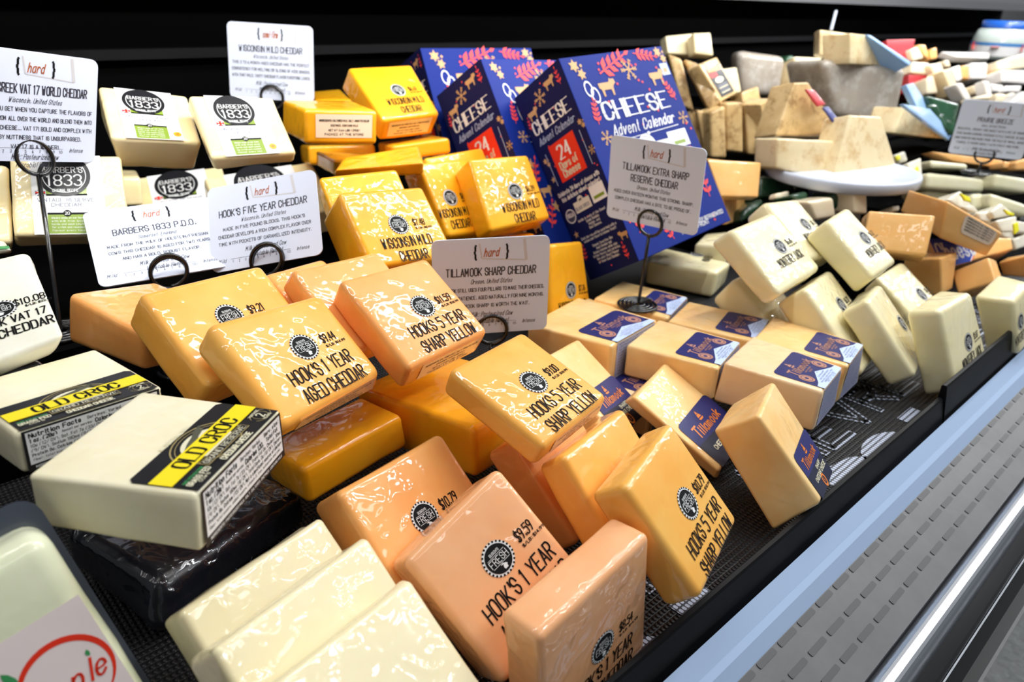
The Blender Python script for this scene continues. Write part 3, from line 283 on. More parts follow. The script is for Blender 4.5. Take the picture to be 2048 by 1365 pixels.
# ---------------------------------------------------------------- mesh helpers
def link(name, me, mats, parent=None):
    o = bpy.data.objects.new(name, me); COL.objects.link(o)
    for m in (mats if isinstance(mats, (list, tuple)) else [mats]): me.materials.append(m)
    if parent is not None: o.parent = parent
    return o
def tag(o, label=None, cat=None, group=None, kind=None):
    if label: o['label'] = label
    if cat: o['category'] = cat
    if group: o['group'] = group
    if kind: o['kind'] = kind
    return o
def empty(name, loc):
    o = bpy.data.objects.new(name, None); o.empty_display_size = .02; o.location = loc; COL.objects.link(o); return o
class MB:
    """collects geometry in world space; build() makes ONE mesh object around its own origin"""
    def __init__(s): s.v = []; s.f = []; s.m = []; s.mats = []
    def mi(s, m):
        if m not in s.mats: s.mats.append(m)
        return s.mats.index(m)
    def add(s, vs, fs, m):
        b = len(s.v); s.v += [tuple(v) for v in vs]; k = s.mi(m)
        for f in fs: s.f.append([b + i for i in f]); s.m.append(k)
    def box(s, lo, hi, m):
        x0, y0, z0 = lo; x1, y1, z1 = hi
        s.add([(x0, y0, z0), (x1, y0, z0), (x1, y1, z0), (x0, y1, z0), (x0, y0, z1), (x1, y0, z1), (x1, y1, z1), (x0, y1, z1)],
              [(3, 2, 1, 0), (4, 5, 6, 7), (0, 1, 5, 4), (1, 2, 6, 5), (2, 3, 7, 6), (3, 0, 4, 7)], m)
    def tube(s, pts, r, m, n=8, closed=False):
        pts = [Vector(p) for p in pts]; k = len(pts); vs = []; fs = []; pr = None
        for i, p in enumerate(pts):
            if closed: t = pts[(i + 1) % k] - pts[i - 1]
            else: t = pts[min(i + 1, k - 1)] - pts[max(i - 1, 0)]
            t.normalize()
            if pr is None: a = Vector((0, 0, 1)) if abs(t.z) < .9 else Vector((1, 0, 0)); pr = (a - t * a.dot(t)).normalized()
            pr = (pr - t * pr.dot(t)).normalized(); q = t.cross(pr)
            for j in range(n):
                an = 2 * math.pi * j / n; vs.append(p + (pr * math.cos(an) + q * math.sin(an)) * r)
        for i in range(k if closed else k - 1):
            for j in range(n):
                a = i * n + j; b = i * n + (j + 1) % n; c = ((i + 1) % k) * n + (j + 1) % n; d = ((i + 1) % k) * n + j
                fs.append((a, d, c, b))
        if not closed: fs.append(tuple(range(n))); fs.append(tuple(reversed(range((k - 1) * n, k * n))))
        s.add(vs, fs, m)
    def lathe(s, prof, c, m, n=40, ax=Vector((0, 0, 1)), a0=0, a1=2 * math.pi):
        c = Vector(c); u = Vector((1, 0, 0)); v = ax.cross(u).normalized(); full = abs(a1 - a0 - 2 * math.pi) < 1e-6
        k = n if full else n + 1; vs = []; fs = []
        for r, h in prof:
            for j in range(k):
                an = a0 + (a1 - a0) * j / n; vs.append(c + ax * h + (u * math.cos(an) + v * math.sin(an)) * r)
        for i in range(len(prof) - 1):
            for j in range(k if full else k - 1):
                a = i * k + j; b = i * k + (j + 1) % k; fs.append((a, b, b + k, a + k))
        s.add(vs, fs, m)
    def build(s, name, parent=None, smooth=False):
        if not s.v: return None
        P = parent.location if parent is not None and parent.type == 'EMPTY' else (parent.location if parent is not None else None)
        if parent is not None:
            o0 = Vector((0, 0, 0)); q = parent
            while q is not None: o0 += Vector(q.location); q = q.parent
        else:
            o0 = sum((Vector(v) for v in s.v), Vector()) / len(s.v)
        c = sum((Vector(v) for v in s.v), Vector()) / len(s.v)
        me = bpy.data.meshes.new(name); me.from_pydata([tuple(Vector(v) - c) for v in s.v], [], s.f)
        me.polygons.foreach_set('material_index', s.m)
        if smooth: me.polygons.foreach_set('use_smooth', [True] * len(s.f))
        me.update(); o = link(name, me, s.mats, parent); o.location = (c - o0) if parent is not None else c
        return o

def rounded(X, r, amp=.0006, seed=0.0, sag=0):
    """a block with eight given corners (TL TR BR BL of the face, then of the back), rounded edges and slightly uneven faces"""
    X = [Vector(p) for p in X]
    w = ((X[0] - X[1]).length + (X[3] - X[2]).length) / 2; h = ((X[0] - X[3]).length + (X[1] - X[2]).length) / 2
    d = sum((X[i] - X[i + 4]).length for i in range(4)) / 4
    r = min(r, .45 * min(w, h, d)); H = (w / 2, h / 2, d / 2)
    def line(L):
        a = L / 2; q = [-a, -a + .3 * r, -a + .65 * r, -a + r]; k = 3 if L > .05 else 2
        q += [(-a + r) + (2 * a - 2 * r) * (i + 1) / (k + 1) for i in range(k)]; return q + [a - r, a - .65 * r, a - .3 * r, a]
    g = [line(w), line(h), line(d)]; verts = {}; vl = []; fs = []
    def vid(ix):
        if ix in verts: return verts[ix]
        p = [g[k][ix[k]] for k in range(3)]; inn = [max(-(H[k] - r), min(H[k] - r, p[k])) for k in range(3)]
        dv = Vector([p[k] - inn[k] for k in range(3)])
        if dv.length > 1e-9: dv = dv.normalized() * r
        q = Vector(inn) + dv; a = q.x / w + .5; b = .5 - q.y / h; c = .5 - q.z / d
        T = X[0].lerp(X[1], a).lerp(X[3].lerp(X[2], a), b); Bm = X[4].lerp(X[5], a).lerp(X[7].lerp(X[6], a), b)
        P = T.lerp(Bm, c); nd = dv.normalized()
        e = 1 if ix[2] < len(g[2]) - 3 else .25
        nz = noise.noise(P * 30 + Vector((seed, 0, 0))) * amp * 1.3 + noise.noise(P * 90 + Vector((0, seed, 0))) * amp * .8
        D = (X[1] - X[0]).normalized() * nd.x + (X[0] - X[3]).normalized() * nd.y + (X[0] - X[4]).normalized() * nd.z
        P = P + D * nz * e; verts[ix] = len(vl); vl.append(P); return verts[ix]
    n = [len(q) for q in g]
    for ax in range(3):
        o1, o2 = (ax + 1) % 3, (ax + 2) % 3
        for side in (0, n[ax] - 1):
            for i in range(n[o1] - 1):
                for j in range(n[o2] - 1):
                    f = []
                    for di, dj in ((0, 0), (1, 0), (1, 1), (0, 1)):
                        ix = [0, 0, 0]; ix[ax] = side; ix[o1] = i + di; ix[o2] = j + dj; f.append(vid(tuple(ix)))
                    fs.append(f if side else f[::-1])
    return vl, fs

# ---------------------------------------------------------------- hand-drawn lettering: every glyph a few pen strokes on a small grid
G = {}
for _l in """A 002640 1232
B 0006 ~06263645443303 ~03334241302000
C ~4436160501103042
D 0006 0616 ~1636454130 3010 1000
E 46060040 0333
F 460600 0333
G ~4436160501103042 4223
H 0006 4046 0343
I 2026
J ~3631201001
K 0006 4602 1340
L 060040
M 0006224640
N 0600 0640 4046
O ~3616050110304145361605
P 0006 ~06263645443303
Q ~3616050110304145361605 2240
R 0006 ~06263645443303 2340
S ~443616050413334241301002
T 0646 2620
U ~060110304146
V 062046
W 0610243046
X 0640 0046
Y 0623 462320
Z 06460040
0 ~3616050110304145361605
1 152620
2 ~051636454400 0040
3 ~051636454433 ~2333424130100 1
4 3630 3602 0242
5 460604 ~04344341301001
6 ~3615020110304142331302
7 064610
8 ~1304051636454433130201103041423313
9 ~4433130405163645443120
$ ~453616050413334241301001 2720
. 2021
, 2110
' 2624
/ 0046
: 2021 2425
- 1333
! 2622 2120
( ~36150110
) ~163531
% 0046
a ~34140301102031 3430
b 0600 ~0314243331201001
c ~332414030110 1031
d 3630 ~332414030110 1031
e ~02323324140301102031
f ~36261510 0424
g ~34140302112131 ~34312000
h 0600 ~0214243330
i 1410 1615
j ~24211000 2625
k 0600 3402 1230
l 1610
m 0400 ~03142320 ~2334434240
n 0400 ~0214243330
o ~2414030110203133241403
p 0400 ~0314243331201001
q ~34140301102031 3430
r 0400 ~02142433
s ~33241403122231201001
t 161120 0424
u ~0401102031 3430
v 041034
w 0410233044
x 0430 0034
y 0411 3400
z 04340030""".split(chr(10)):
    G[_l[0]] = _l[2:].replace('2333424130100 1', '23334241301001')
ADV = {'I': 2.2, '1': 3.2, '.': 2.2, ',': 2.2, "'": 1.8, ':': 2.4, '!': 2.4, ' ': 2.6, 'M': 5.6, 'W': 5.6, 'i': 2.2, 'l': 2.2, 'm': 5.2, 'w': 5.2, 'f': 3.6, 't': 3.4, 'j': 3.0, 'r': 3.9}
def glyph(ch):
    out = []
    for st in G.get(ch, '').split():
        sm = st[0] == '~'
        if sm: st = st[1:]
        p = [(float(st[i]), float(st[i + 1])) for i in range(0, len(st) - 1, 2)]
        if sm and len(p) > 2:
            q = [p[0]]
            for a, b in zip(p, p[1:]): q += [(a[0] * .72 + b[0] * .28, a[1] * .72 + b[1] * .28), (a[0] * .28 + b[0] * .72, a[1] * .28 + b[1] * .72)]
            p = q + [p[-1]]
        out.append(p)
    return out
def text_w(s, track=1.0):
    return sum((ADV.get(c, 4.6 if not c.islower() else 4.2) + track - 1) for c in s) * 1.0
def text(art, s, cx, cy, h, width, m, z=1, wt=.11, contrast=0, serif=False, slant=0, ang=0, align='c', jit=0, arc=0):
    """letters centred on (cx, cy) in the art's flat coordinates; h = capital height, width = total width"""
    tot = text_w(s) - 1.0; sx = width / tot; sy = h / 6; x = -width / 2 if align == 'c' else 0; lw = wt * h
    ca, sa = math.cos(ang), math.sin(ang)
    for c in s:
        a = ADV.get(c, 4.6 if not c.islower() else 4.2)
        jy = random.uniform(-jit, jit) * h; 
        off = .9 if c in 'I1' else (1.0 if c in ".,':!" else 0)
        for st in glyph(c):
            pts = []
            for gx, gy in st:
                px = x + (gx - off) * sx * .84 + slant * gy * sy; py = (gy - 3) * sy + jy
                if arc:
                    th = px / arc; R = arc + py; px, py = R * math.sin(th), R * math.cos(th) - arc
                pts.append((cx + px * ca - py * sa, cy + px * sa + py * ca))
            for (ax_, ay), (bx, by) in zip(pts, pts[1:]):
                dx, dy = bx - ax_, by - ay; l = math.hypot(dx, dy)
                if l < 1e-7: continue
                w = lw
                if contrast: w = lw * (1 - contrast + contrast * abs(dy * ca - dx * sa) / l * 1.0)
                e = w * .3; ux, uy = dx / l, dy / l; nx, ny = -uy * w / 2, ux * w / 2
                x0, y0, x1, y1 = ax_ - ux * e, ay - uy * e, bx + ux * e, by + uy * e
                art.poly([(x0 - nx, y0 - ny), (x1 - nx, y1 - ny), (x1 + nx, y1 + ny), (x0 + nx, y0 + ny)], m, z)
            if serif:
                for (px, py), (gx, gy) in zip(pts, st):
                    if (gy in (0, 6)) and (st[0] == (gx, gy) or st[-1] == (gx, gy)):
                        q = h * .13; k = h * .035
                        art.poly([(px - q, py - k), (px + q, py - k), (px + q, py + k), (px - q, py + k)], m, z)
        x += a * sx
class Art(MB):
    """flat print laid on a surface: f(x, y) gives the point, nrm the outward normal"""
    def __init__(s, f, nrm, lift=.0004, step=.00012): super().__init__(); s.fn = f; s.nrm = nrm; s.lift = lift; s.step = step
    def poly(s, pts, m, z=0):
        if len(pts) == 4:
            n0 = max(math.hypot(pts[1][0] - pts[0][0], pts[1][1] - pts[0][1]), math.hypot(pts[2][0] - pts[1][0], pts[2][1] - pts[1][1]))
            if n0 > .012:
                k_ = 6; A, B_, C_, D_ = pts
                g_ = lambda i, j: tuple((A[q] * (k_ - i) + B_[q] * i) / k_ * (k_ - j) / k_ + (D_[q] * (k_ - i) + C_[q] * i) / k_ * j / k_ for q in (0, 1))
                for i in range(k_):
                    for j in range(k_): s._poly([g_(i, j), g_(i + 1, j), g_(i + 1, j + 1), g_(i, j + 1)], m, z)
                return
        s._poly(pts, m, z)
    def _poly(s, pts, m, z=0):
        k = s.nrm * (s.lift + s.step * z); P = [s.fn(x, y) + k for x, y in pts]
        a = sum(pts[i][0] * pts[(i + 1) % len(pts)][1] - pts[(i + 1) % len(pts)][0] * pts[i][1] for i in range(len(pts)))
        f = list(range(len(P)))
        n = Vector()
        for i in range(len(P)): n += (P[i] - P[0]).cross(P[(i + 1) % len(P)] - P[0])
        if n.dot(s.nrm) < 0: f = f[::-1]
        s.add(P, [f], m)
    def disc(s, x, y, r, m, z=0, n=20, ry=None): s.poly([(x + r * math.cos(6.28318 * i / n), y + (ry or r) * math.sin(6.28318 * i / n)) for i in range(n)], m, z)
    def ring(s, x, y, r0, r1, m, z=0, n=20, a0=0, a1=6.28318, k=1):
        for i in range(n):
            a = a0 + (a1 - a0) * i / n; b = a0 + (a1 - a0) * (i + 1) / n
            s.poly([(x + r0 * math.cos(a), y + r0 * k * math.sin(a)), (x + r1 * math.cos(a), y + r1 * k * math.sin(a)), (x + r1 * math.cos(b), y + r1 * k * math.sin(b)), (x + r0 * math.cos(b), y + r0 * k * math.sin(b))], m, z)
    def rect(s, x0, y0, x1, y1, m, z=0, r=0):
        if r <= 0: s.poly([(x0, y0), (x1, y0), (x1, y1), (x0, y1)], m, z); return
        p = []
        for cx, cy, a in ((x1 - r, y1 - r, 0), (x0 + r, y1 - r, 1), (x0 + r, y0 + r, 2), (x1 - r, y0 + r, 3)):
            for i in range(5): an = (a + i / 4) * math.pi / 2; p.append((cx + r * math.cos(an), cy + r * math.sin(an)))
        s.poly(p, m, z)
    def line(s, x0, y0, x1, y1, w, m, z=0):
        l = math.hypot(x1 - x0, y1 - y0); nx, ny = -(y1 - y0) / l * w / 2, (x1 - x0) / l * w / 2
        s.poly([(x0 - nx, y0 - ny), (x1 - nx, y1 - ny), (x1 + nx, y1 + ny), (x0 + nx, y0 + ny)], m, z)
FACE = {'top': (0, 1, 2, 3), 'bottom': (3, 2, 6, 7), 'left': (4, 0, 3, 7), 'upper': (4, 5, 1, 0), 'right': (1, 5, 6, 2)}
def face_art(X, face='top', lift=.0004, metric=False):
    """art on one side of a block. metric: x right / y up in metres from the centre, else s, t in 0..1 with t downwards"""
    X = [Vector(p) for p in X]; q = [X[i] for i in FACE[face]]; c = sum(X, Vector()) / 8
    n = (q[2] - q[0]).cross(q[3] - q[1]).normalized()
    if n.dot(sum(q, Vector()) / 4 - c) < 0: n = -n
    if metric:
        o = sum(q, Vector()) / 4; ex = ((q[1] - q[0]) + (q[2] - q[3])).normalized(); ey = n.cross(ex).normalized()
        if ey.dot(q[0] - q[3]) < 0: ey = -ey
        return Art(lambda x, y: o + ex * x + ey * y, n, lift)
    w = ((q[0] - q[1]).length + (q[3] - q[2]).length) / 2; h = ((q[0] - q[3]).length + (q[1] - q[2]).length) / 2
    # isotropic coordinates in millimetres-like units: x in 0..w, y in 0..-h, mapped bilinearly on the quad
    a = Art(lambda x, y: q[0].lerp(q[1], x / w).lerp(q[3].lerp(q[2], x / w), -y / h), n, lift)
    a.w = w; a.h = h
    return a

# ---------------------------------------------------------------- colours
INK = mat('black_ink', (.006, .006, .007), .6, spec=.15)
WHITE = mat('white_print', (.86, .86, .86), .5, coat=.1)
SEALW = mat('seal_white', (.8, .82, .82), .6, spec=.2)
CLEAR = mat('clear_sticker', (.95, .78, .62), .35, coat=.8)
NAVY = mat('navy_label', (.012, .016, .13), .5, coat=.12, spec=.3)
NAVY2 = mat('dark_navy_label', (.006, .009, .035), .5, coat=.1, spec=.3)
COPPER = mat('copper_print', (.50, .24, .17), .4)
ORANGE_P = mat('orange_print', (.80, .22, .02), .4)
PALEB = mat('pale_blue_label', (.56, .68, .98), .5, spec=.2)
GREYT = mat('grey_print', (.16, .18, .26), .5)
BROWN_S = mat('speckled_side_label', (.40, .42, .60), .5)
LIME = mat('olive_green_print', (.22, .33, .025), .5, coat=.3)
YELLOW = mat('yellow_band', (.95, .76, .01), .5, coat=.1)
BLK = mat('black_label', (.010, .010, .013), .45, coat=.12, spec=.3)
GOLD = mat('gold_print', (.42, .33, .14), .4)
CREAMP = mat('cream_print', (.80, .76, .56), .5)
CARD = mat('card_stock', (.76, .82, .98), .6, spec=.2)
CARD_EDGE = mat('card_print', (.05, .05, .075), .6)
HARDO = mat('burnt_orange_print', (.55, .14, .03), .6)
TAPE = mat('tape_ghost', (.64, .63, .66), .4)
WIRE = mat('black_wire', (.006, .006, .007), .25, coat=.5)
CALB = mat('calendar_blue', (.004, .020, .205), .55, spec=.12)
CALN = mat('calendar_navy', (.007, .011, .075), .55, spec=.12)
CORAL = mat('coral_print', (.85, .07, .07), .5, spec=.2)
REDP = mat('red_print', (.82, .04, .015), .5, spec=.2)
GOLDT = mat('tan_gold_print', (.60, .36, .17), .5, spec=.2)
PLAQ = mat('plaque_cream', (.72, .70, .62), .5)
GREENP = mat('green_print', (.04, .30, .09), .5)
RINGC = mat('steel', (.55, .56, .58), .25, metal=1)
CH = {
 'hook': cheese('orange_cheddar', (1.0, .41, .105), (1.0, .49, .155), .16, crinkle=.22),
 'gold': cheese('deep_gold_cheddar', (1.0, .40, .008), (1.0, .46, .02), .2, crinkle=.2, rough=.3),
 'amber': cheese('amber_cheddar', (1.0, .46, .075), (1.0, .54, .12), .14, crinkle=.17),
 'pink': cheese('peach_cheddar', (1.0, .46, .20), (1.0, .53, .27), .16, crinkle=.30),
 'wisc': cheese('yellow_cheddar', (1.0, .42, .006), (1.0, .49, .012), .1, crinkle=.30),
 'till': cheese('light_cheddar', (1.0, .60, .22), (1.0, .70, .33), .14, crinkle=.25, coat=.6),
 'tillw': cheese('light_cheddar_cloudy', (1.0, .68, .38), (1.0, .74, .47), .14, crinkle=.3, coat=.7),
 'jack': cheese('white_jack', (.90, .80, .46), (.93, .85, .56), .14, crinkle=.42),
 'barb': cheese('ivory_cheddar', (.93, .76, .40), (.95, .80, .48), .1, crinkle=.45),
 'vat': cheese('white_cheddar', (.86, .84, .70), (.92, .90, .78), .1, crinkle=.3, coat=.5),
 'croc': cheese('cream_cheddar', (.93, .84, .58), (.95, .88, .65), .12, crinkle=.2, coat=.45),
 'slab': cheese('cream_slab', (.86, .76, .47), (.88, .79, .53), .14, crinkle=.42),
 'apple': cheese('pale_green_cheese', (.76, .80, .55), (.82, .84, .62), .12, crinkle=.2, coat=.7),
 'colby': cheese('apricot_cheese', (1.0, .52, .16), (1.0, .58, .22), .12, crinkle=.45),
 'blackc': cheese('black_wax', (.008, .008, .012), (.012, .014, .02), 0, coat=1, crinkle=.5, rough=.25),
 'green': cheese('green_and_white', (.85, .85, .78), (.88, .88, .8), .1),
 'parm': cheese('aged_tan_cheese', (.70, .50, .24), (.58, .38, .16), .05, mscale=26, coat=.5, spots=((.30, .17, .06), 30)),
 'parm_pale': cheese('aged_pale_cheese', (.78, .68, .44), (.70, .58, .34), .05, coat=.7),
 'pale': cheese('parmesan', (.90, .75, .47), (.86, .69, .40), .08, coat=.6, spots=((.70, .47, .22), 28)),
 'rind': cheese('grey_rind', (.34, .29, .24), (.42, .37, .31), 0, mscale=14, coat=.7, spots=((.55, .52, .48), 24)),
 'cream': cheese('cream_far', (.90, .76, .52), (.92, .80, .60), .05, coat=.8),
 'white': cheese('white_far', (.84, .80, .76), (.88, .84, .80), .05, coat=.8),
 'goat': cheese('goat_log', (.80, .76, .50), (.86, .82, .60), .06, coat=.9, crinkle=.8),
 'orange': cheese('orange_far', (.95, .48, .15), (1.0, .56, .22), .05),
}
CH['greenwax'] = cheese('green_film', (.012, .05, .022), (.02, .085, .04), 0, coat=1, crinkle=.7, rough=.3)
CH['redbox'] = mat('red_carton', (.45, .02, .03), .4, coat=.4)
CH['redstrip'] = mat('red_label', (.55, .03, .04), .4, coat=.3); CH['navystrip'] = mat('navy_strip', (.03, .04, .22), .4, coat=.3)
CH['bluestrip'] = mat('light_blue_film', (.33, .55, .90), .45, coat=.5)
CH['yellowtag'] = mat('yellow_sticker', (.85, .80, .02), .5)
CH['pyramid'] = cheese('wrapped_wedge', (.82, .76, .62), (.86, .82, .70), .05, coat=1, crinkle=.9)
DARKSKIN = mat('clear_film_edge', (.55, .58, .62), .15, coat=1)

# ---------------------------------------------------------------- labels
def seal(a, x, y, k=1.0):
    a.disc(x, y, .0122 * k, SEALW, 0, 32)
    for i in range(26):
        t = 6.28318 * i / 26; a.disc(x + .01165 * k * math.cos(t), y + .01165 * k * math.sin(t), .00085 * k, INK, 1, 6)
    a.disc(x, y, .0102 * k, INK, 2, 32)
    text(a, "BUSCH'S", x, y + .0052 * k, .0019 * k, .0085 * k, SEALW, 3, wt=.16, arc=0)
    a.line(x - .0078 * k, y + .0032 * k, x + .0078 * k, y + .0032 * k, .0003 * k, SEALW, 3)
    text(a, 'FRESH', x, y - .0002 * k, .0048 * k, .0160 * k, SEALW, 3, wt=.10)
    a.line(x - .0078 * k, y - .0036 * k, x + .0078 * k, y - .0036 * k, .0003 * k, SEALW, 3)
    a.poly([(x - .0007 * k, y - .0085 * k), (x + .0020 * k, y - .0085 * k), (x + .0023 * k, y - .0068 * k), (x + .0031 * k, y - .0064 * k), (x + .0022 * k, y - .0052 * k), (x + .0008 * k, y - .0046 * k), (x - .0004 * k, y - .0056 * k), (x - .0010 * k, y - .0070 * k)], SEALW, 3)
    a.poly([(x - .0022 * k, y - .0045 * k), (x + .0002 * k, y - .0041 * k), (x + .0009 * k, y - .0047 * k), (x - .0006 * k, y - .0051 * k)], SEALW, 3)
def shop_print(root, X, uv, price, per, l1, l2, w1=.066, w2=.066, k=1.0, h=.0118, stick=None, small=True):
    a = face_art(X, 'top', metric=True); x, y = uv
    if stick: a.rect(x - .034, y - .047, x + .046, y + .016, stick, -2)
    s = face_art(X, 'top', metric=True); seal(s, x, y, k); s.build('round_seal', root)
    text(a, price, x + .0265 * k, y + .0005, .0078 * k, .0030 * k * len(price), INK, 0, wt=.12, slant=.05)
    if per: text(a, per, x + .0300 * k, y - .0068 * k, .0021 * k, .0215 * k if len(per) > 9 else .016, INK, 0, wt=.24)
    if l1: text(a, l1, x + .001, y - .0215 * k, h, w1, INK, 0, wt=.105, slant=.06, jit=.03)
    if l2: text(a, l2, x + .002, y - .0385 * k, h, w2, INK, 0, wt=.105, slant=.06, jit=.03)
    a.build('printed_lettering', root)
def side_sticker(root, X, s0=.18, s1=.93):
    a = face_art(X, 'bottom', lift=.0005); w, h = a.w, a.h
    a.rect(s0 * w, -.80 * h, s1 * w, -.12 * h, CLEAR, 0)
    for i, (l, c, q) in enumerate(((.30, .66, 'INGREDIENTS: CULTURED MILK, SALT, ANNATTO COLOR'), (.44, .36, 'ENZYMES. CONTAINS MILK'), (.58, .42, 'NET WT 0.64 LBS (290G)'), (.70, .52, 'PACKED AT THE STORE'))):
        text(a, q, (s0 + s1) / 2 * w, -l * h, .055 * h, c * (s1 - s0) * w / .75, INK, 2, wt=.2)
    a.build('ingredient_sticker', root)
def navy_label(root, X, s0, s1, t0, sharp=False):
    a = face_art(X, 'top', lift=.0005); w, h = a.w, a.h; u = lambda s: (s0 + (s1 - s0) * s) * w; v = lambda t: -(t0 + (1.0 - t0) * t) * h
    W_, H_ = u(1) - u(0), v(0) - v(1); r = .07 * W_
    p = [(u(0), v(1)), (u(1), v(1)), (u(1), v(0) - r), (u(1) - .3 * r, v(0) - .3 * r), (u(1) - r, v(0)), (u(0) + r, v(0)), (u(0) + .3 * r, v(0) - .3 * r), (u(0), v(0) - r)]
    a.poly(p, NAVY, 0); cx = u(.5)
    pr = ORANGE_P if sharp else COPPER
    text(a, 'T', cx - .31 * W_, v(.33), .21 * H_, .11 * W_, pr, 2, wt=.17, slant=.15)
    text(a, 'illamook', cx + .055 * W_, v(.355), .17 * H_, .62 * W_, pr, 2, wt=.17, slant=.15)
    # little ship
    sx, sy, q = cx + (0 if sharp else -.08 * W_), v(.14), .05 * W_
    a.poly([(sx - q * 1.2, sy - q), (sx + q * 1.2, sy - q), (sx + q * .8, sy - q * 1.5), (sx - q * .8, sy - q * 1.5)], pr, 2)
    a.poly([(sx - q, sy - q * .7), (sx + q * .9, sy - q * .7), (sx + q * .5, sy + q * .2), (sx - q * .7, sy + q * .1)], pr, 2)
    a.poly([(sx - q * .6, sy + q * .3), (sx + q * .4, sy + q * .3), (sx, sy + q * 1.3)], pr, 2)
    if sharp:
        a.poly([(u(0), v(1)), (u(1), v(1)), (u(1), v(.56)), (u(0), v(.50))], NAVY2, 1)
        text(a, 'SHARP', cx + .12 * W_, v(.60), .075 * H_, .26 * W_, CREAMP, 2, wt=.2)
        text(a, 'CHEDDAR CHEESE', cx + .06 * W_, v(.72), .085 * H_, .72 * W_, CREAMP, 2, wt=.2)
        a.ring(cx, v(.88), .055 * W_, .085 * W_, ORANGE_P, 2, 14); text(a, '$', cx, v(.88), .07 * H_, .05 * W_, ORANGE_P, 2)
    else:
        text(a, 'SHARP CHEDDAR', cx, v(.50), .03 * H_, .26 * W_, pr, 2, wt=.2); text(a, 'CHEESE', cx, v(.555), .03 * H_, .14 * W_, pr, 2, wt=.2)
        for q_ in (.17, .84):
            a.disc(u(q_), v(.60), .105 * W_, pr, 2, 18); a.ring(u(q_), v(.60), .072 * W_, .080 * W_, NAVY, 3, 16)
            a.disc(u(q_), v(.60), .03 * W_, NAVY, 3, 8)
        a.poly([(u(0), v(1)), (u(1), v(1)), (u(1), v(.86)), (u(.86), v(.83)), (u(.5), v(.63)), (u(.14), v(.83)), (u(0), v(.86))], PALEB, 3)
        a.poly([(cx - .015 * W_, v(.69)), (cx + .015 * W_, v(.69)), (cx, v(.66))], GREYT, 4)
        for t_, w_, s_ in ((.76, .30, 'EXTRA SHARP'), (.82, .46, 'AGED CHEDDAR CHEESE'), (.87, .62, 'Naturally aged since 1909'), (.92, .50, 'INGREDIENTS MILK SALT'), (.965, .40, 'NET WT 10 OZ')):
            text(a, s_, cx, v(t_), .032 * H_, w_ * W_, GREYT, 4, wt=.16)
    a.build('navy_label', root)
    b = face_art(X, 'bottom', lift=.0005); b.rect(s0 * b.w, -.93 * b.h, s1 * b.w, -.02 * b.h, BROWN_S if not sharp else NAVY2, 0)
    if not sharp:
        for i in range(11):
            text(b, 'NUTRITION FACTS SERVING SIZE CALORIES TOTAL FAT'[i:i + 34], (s0 + s1) / 2 * b.w, -(.08 + .077 * i) * b.h, .034 * b.h, (s1 - s0) * .9 * b.w, NAVY if i % 3 else INK, 1, wt=.16)
    b.build('wrapped_label_side', root)
def round_label(root, X, full=True):
    a = face_art(X, 'top', lift=.0005); w, h = a.w, a.h; s0, s1 = .17, .80; c = .46 * w; W_ = (s1 - s0) * w
    a.rect(s0 * w, -.985 * h, s1 * w, -.015 * h, WHITE, 0)
    a.rect(c - .27 * W_, -.50 * h, c + .30 * W_, -.34 * h, LIME, 1); a.rect(c - .27 * W_, -.512 * h, c + .30 * W_, -.49 * h, INK, 2)
    r = .235 * w; cy = -.26 * h
    a.disc(c, cy, r, BLK, 3, 36); a.ring(c, cy, r * .80, r * .83, SEALW, 4, 30, a0=2.6, a1=6.8)
    text(a, "BARBER'S", c, cy + r * .25, r * .26, r * 1.42, WHITE, 5, wt=.12, contrast=.3)
    text(a, '1833', c, cy - r * .24, r * .50, r * 1.30, WHITE, 5, wt=.13, contrast=.35, serif=False)
    text(a, 'ORIGINAL RECIPE', c, cy - r * .72, r * .13, r * .95, SEALW, 5, wt=.14)
    fx, fy = (s0 + .03) * w, -.46 * h; fw, fh = .085 * w, .05 * h
    a.rect(fx, fy - fh, fx + fw, fy + fh * .4, NAVY, 3); a.line(fx, fy - fh, fx + fw, fy + fh * .4, .012 * w, WHITE, 4); a.line(fx, fy + fh * .4, fx + fw, fy - fh, .012 * w, WHITE, 4)
    a.line(fx + fw / 2, fy - fh, fx + fw / 2, fy + fh * .4, .02 * w, REDP, 5); a.line(fx, fy - fh * .3, fx + fw, fy - fh * .3, .018 * w, REDP, 5)
    text(a, 'VINTAGE RESERVE', c, -.565 * h, .042 * h, .78 * W_, GREYT, 2, wt=.16, contrast=.3)
    text(a, 'CHEDDAR', c, -.625 * h, .042 * h, .42 * W_, GREYT, 2, wt=.16, contrast=.3)
    text(a, 'CRAFTED IN SOMERSET SINCE 1833', c, -.672 * h, .012 * h, .62 * W_, GREYT, 2, wt=.14)
    a.rect(c - .27 * W_, -.975 * h, c + .30 * W_, -.73 * h, LIME, 1); a.rect(c - .27 * W_, -.745 * h, c + .30 * W_, -.72 * h, INK, 2)
    a.disc(c, -.73 * h, .036 * w, INK, 3, 16); text(a, '20', c, -.73 * h, .034 * h, .04 * w, WHITE, 4, wt=.16)
    for i in range(5): text(a, ('Always made on our farm', 'with milk from local', 'herds and aged slowly', 'for a rich and rounded', 'flavour every time')[i], c, -(.785 + .038 * i) * h, .020 * h, .44 * W_, WHITE, 2, wt=.14)
    a.disc(.745 * w, -.87 * h, .045 * w, ORANGE_P, 2, 20); a.ring(.745 * w, -.87 * h, .028 * w, .034 * w, YELLOW, 3, 16)
    a.build('front_label', root)
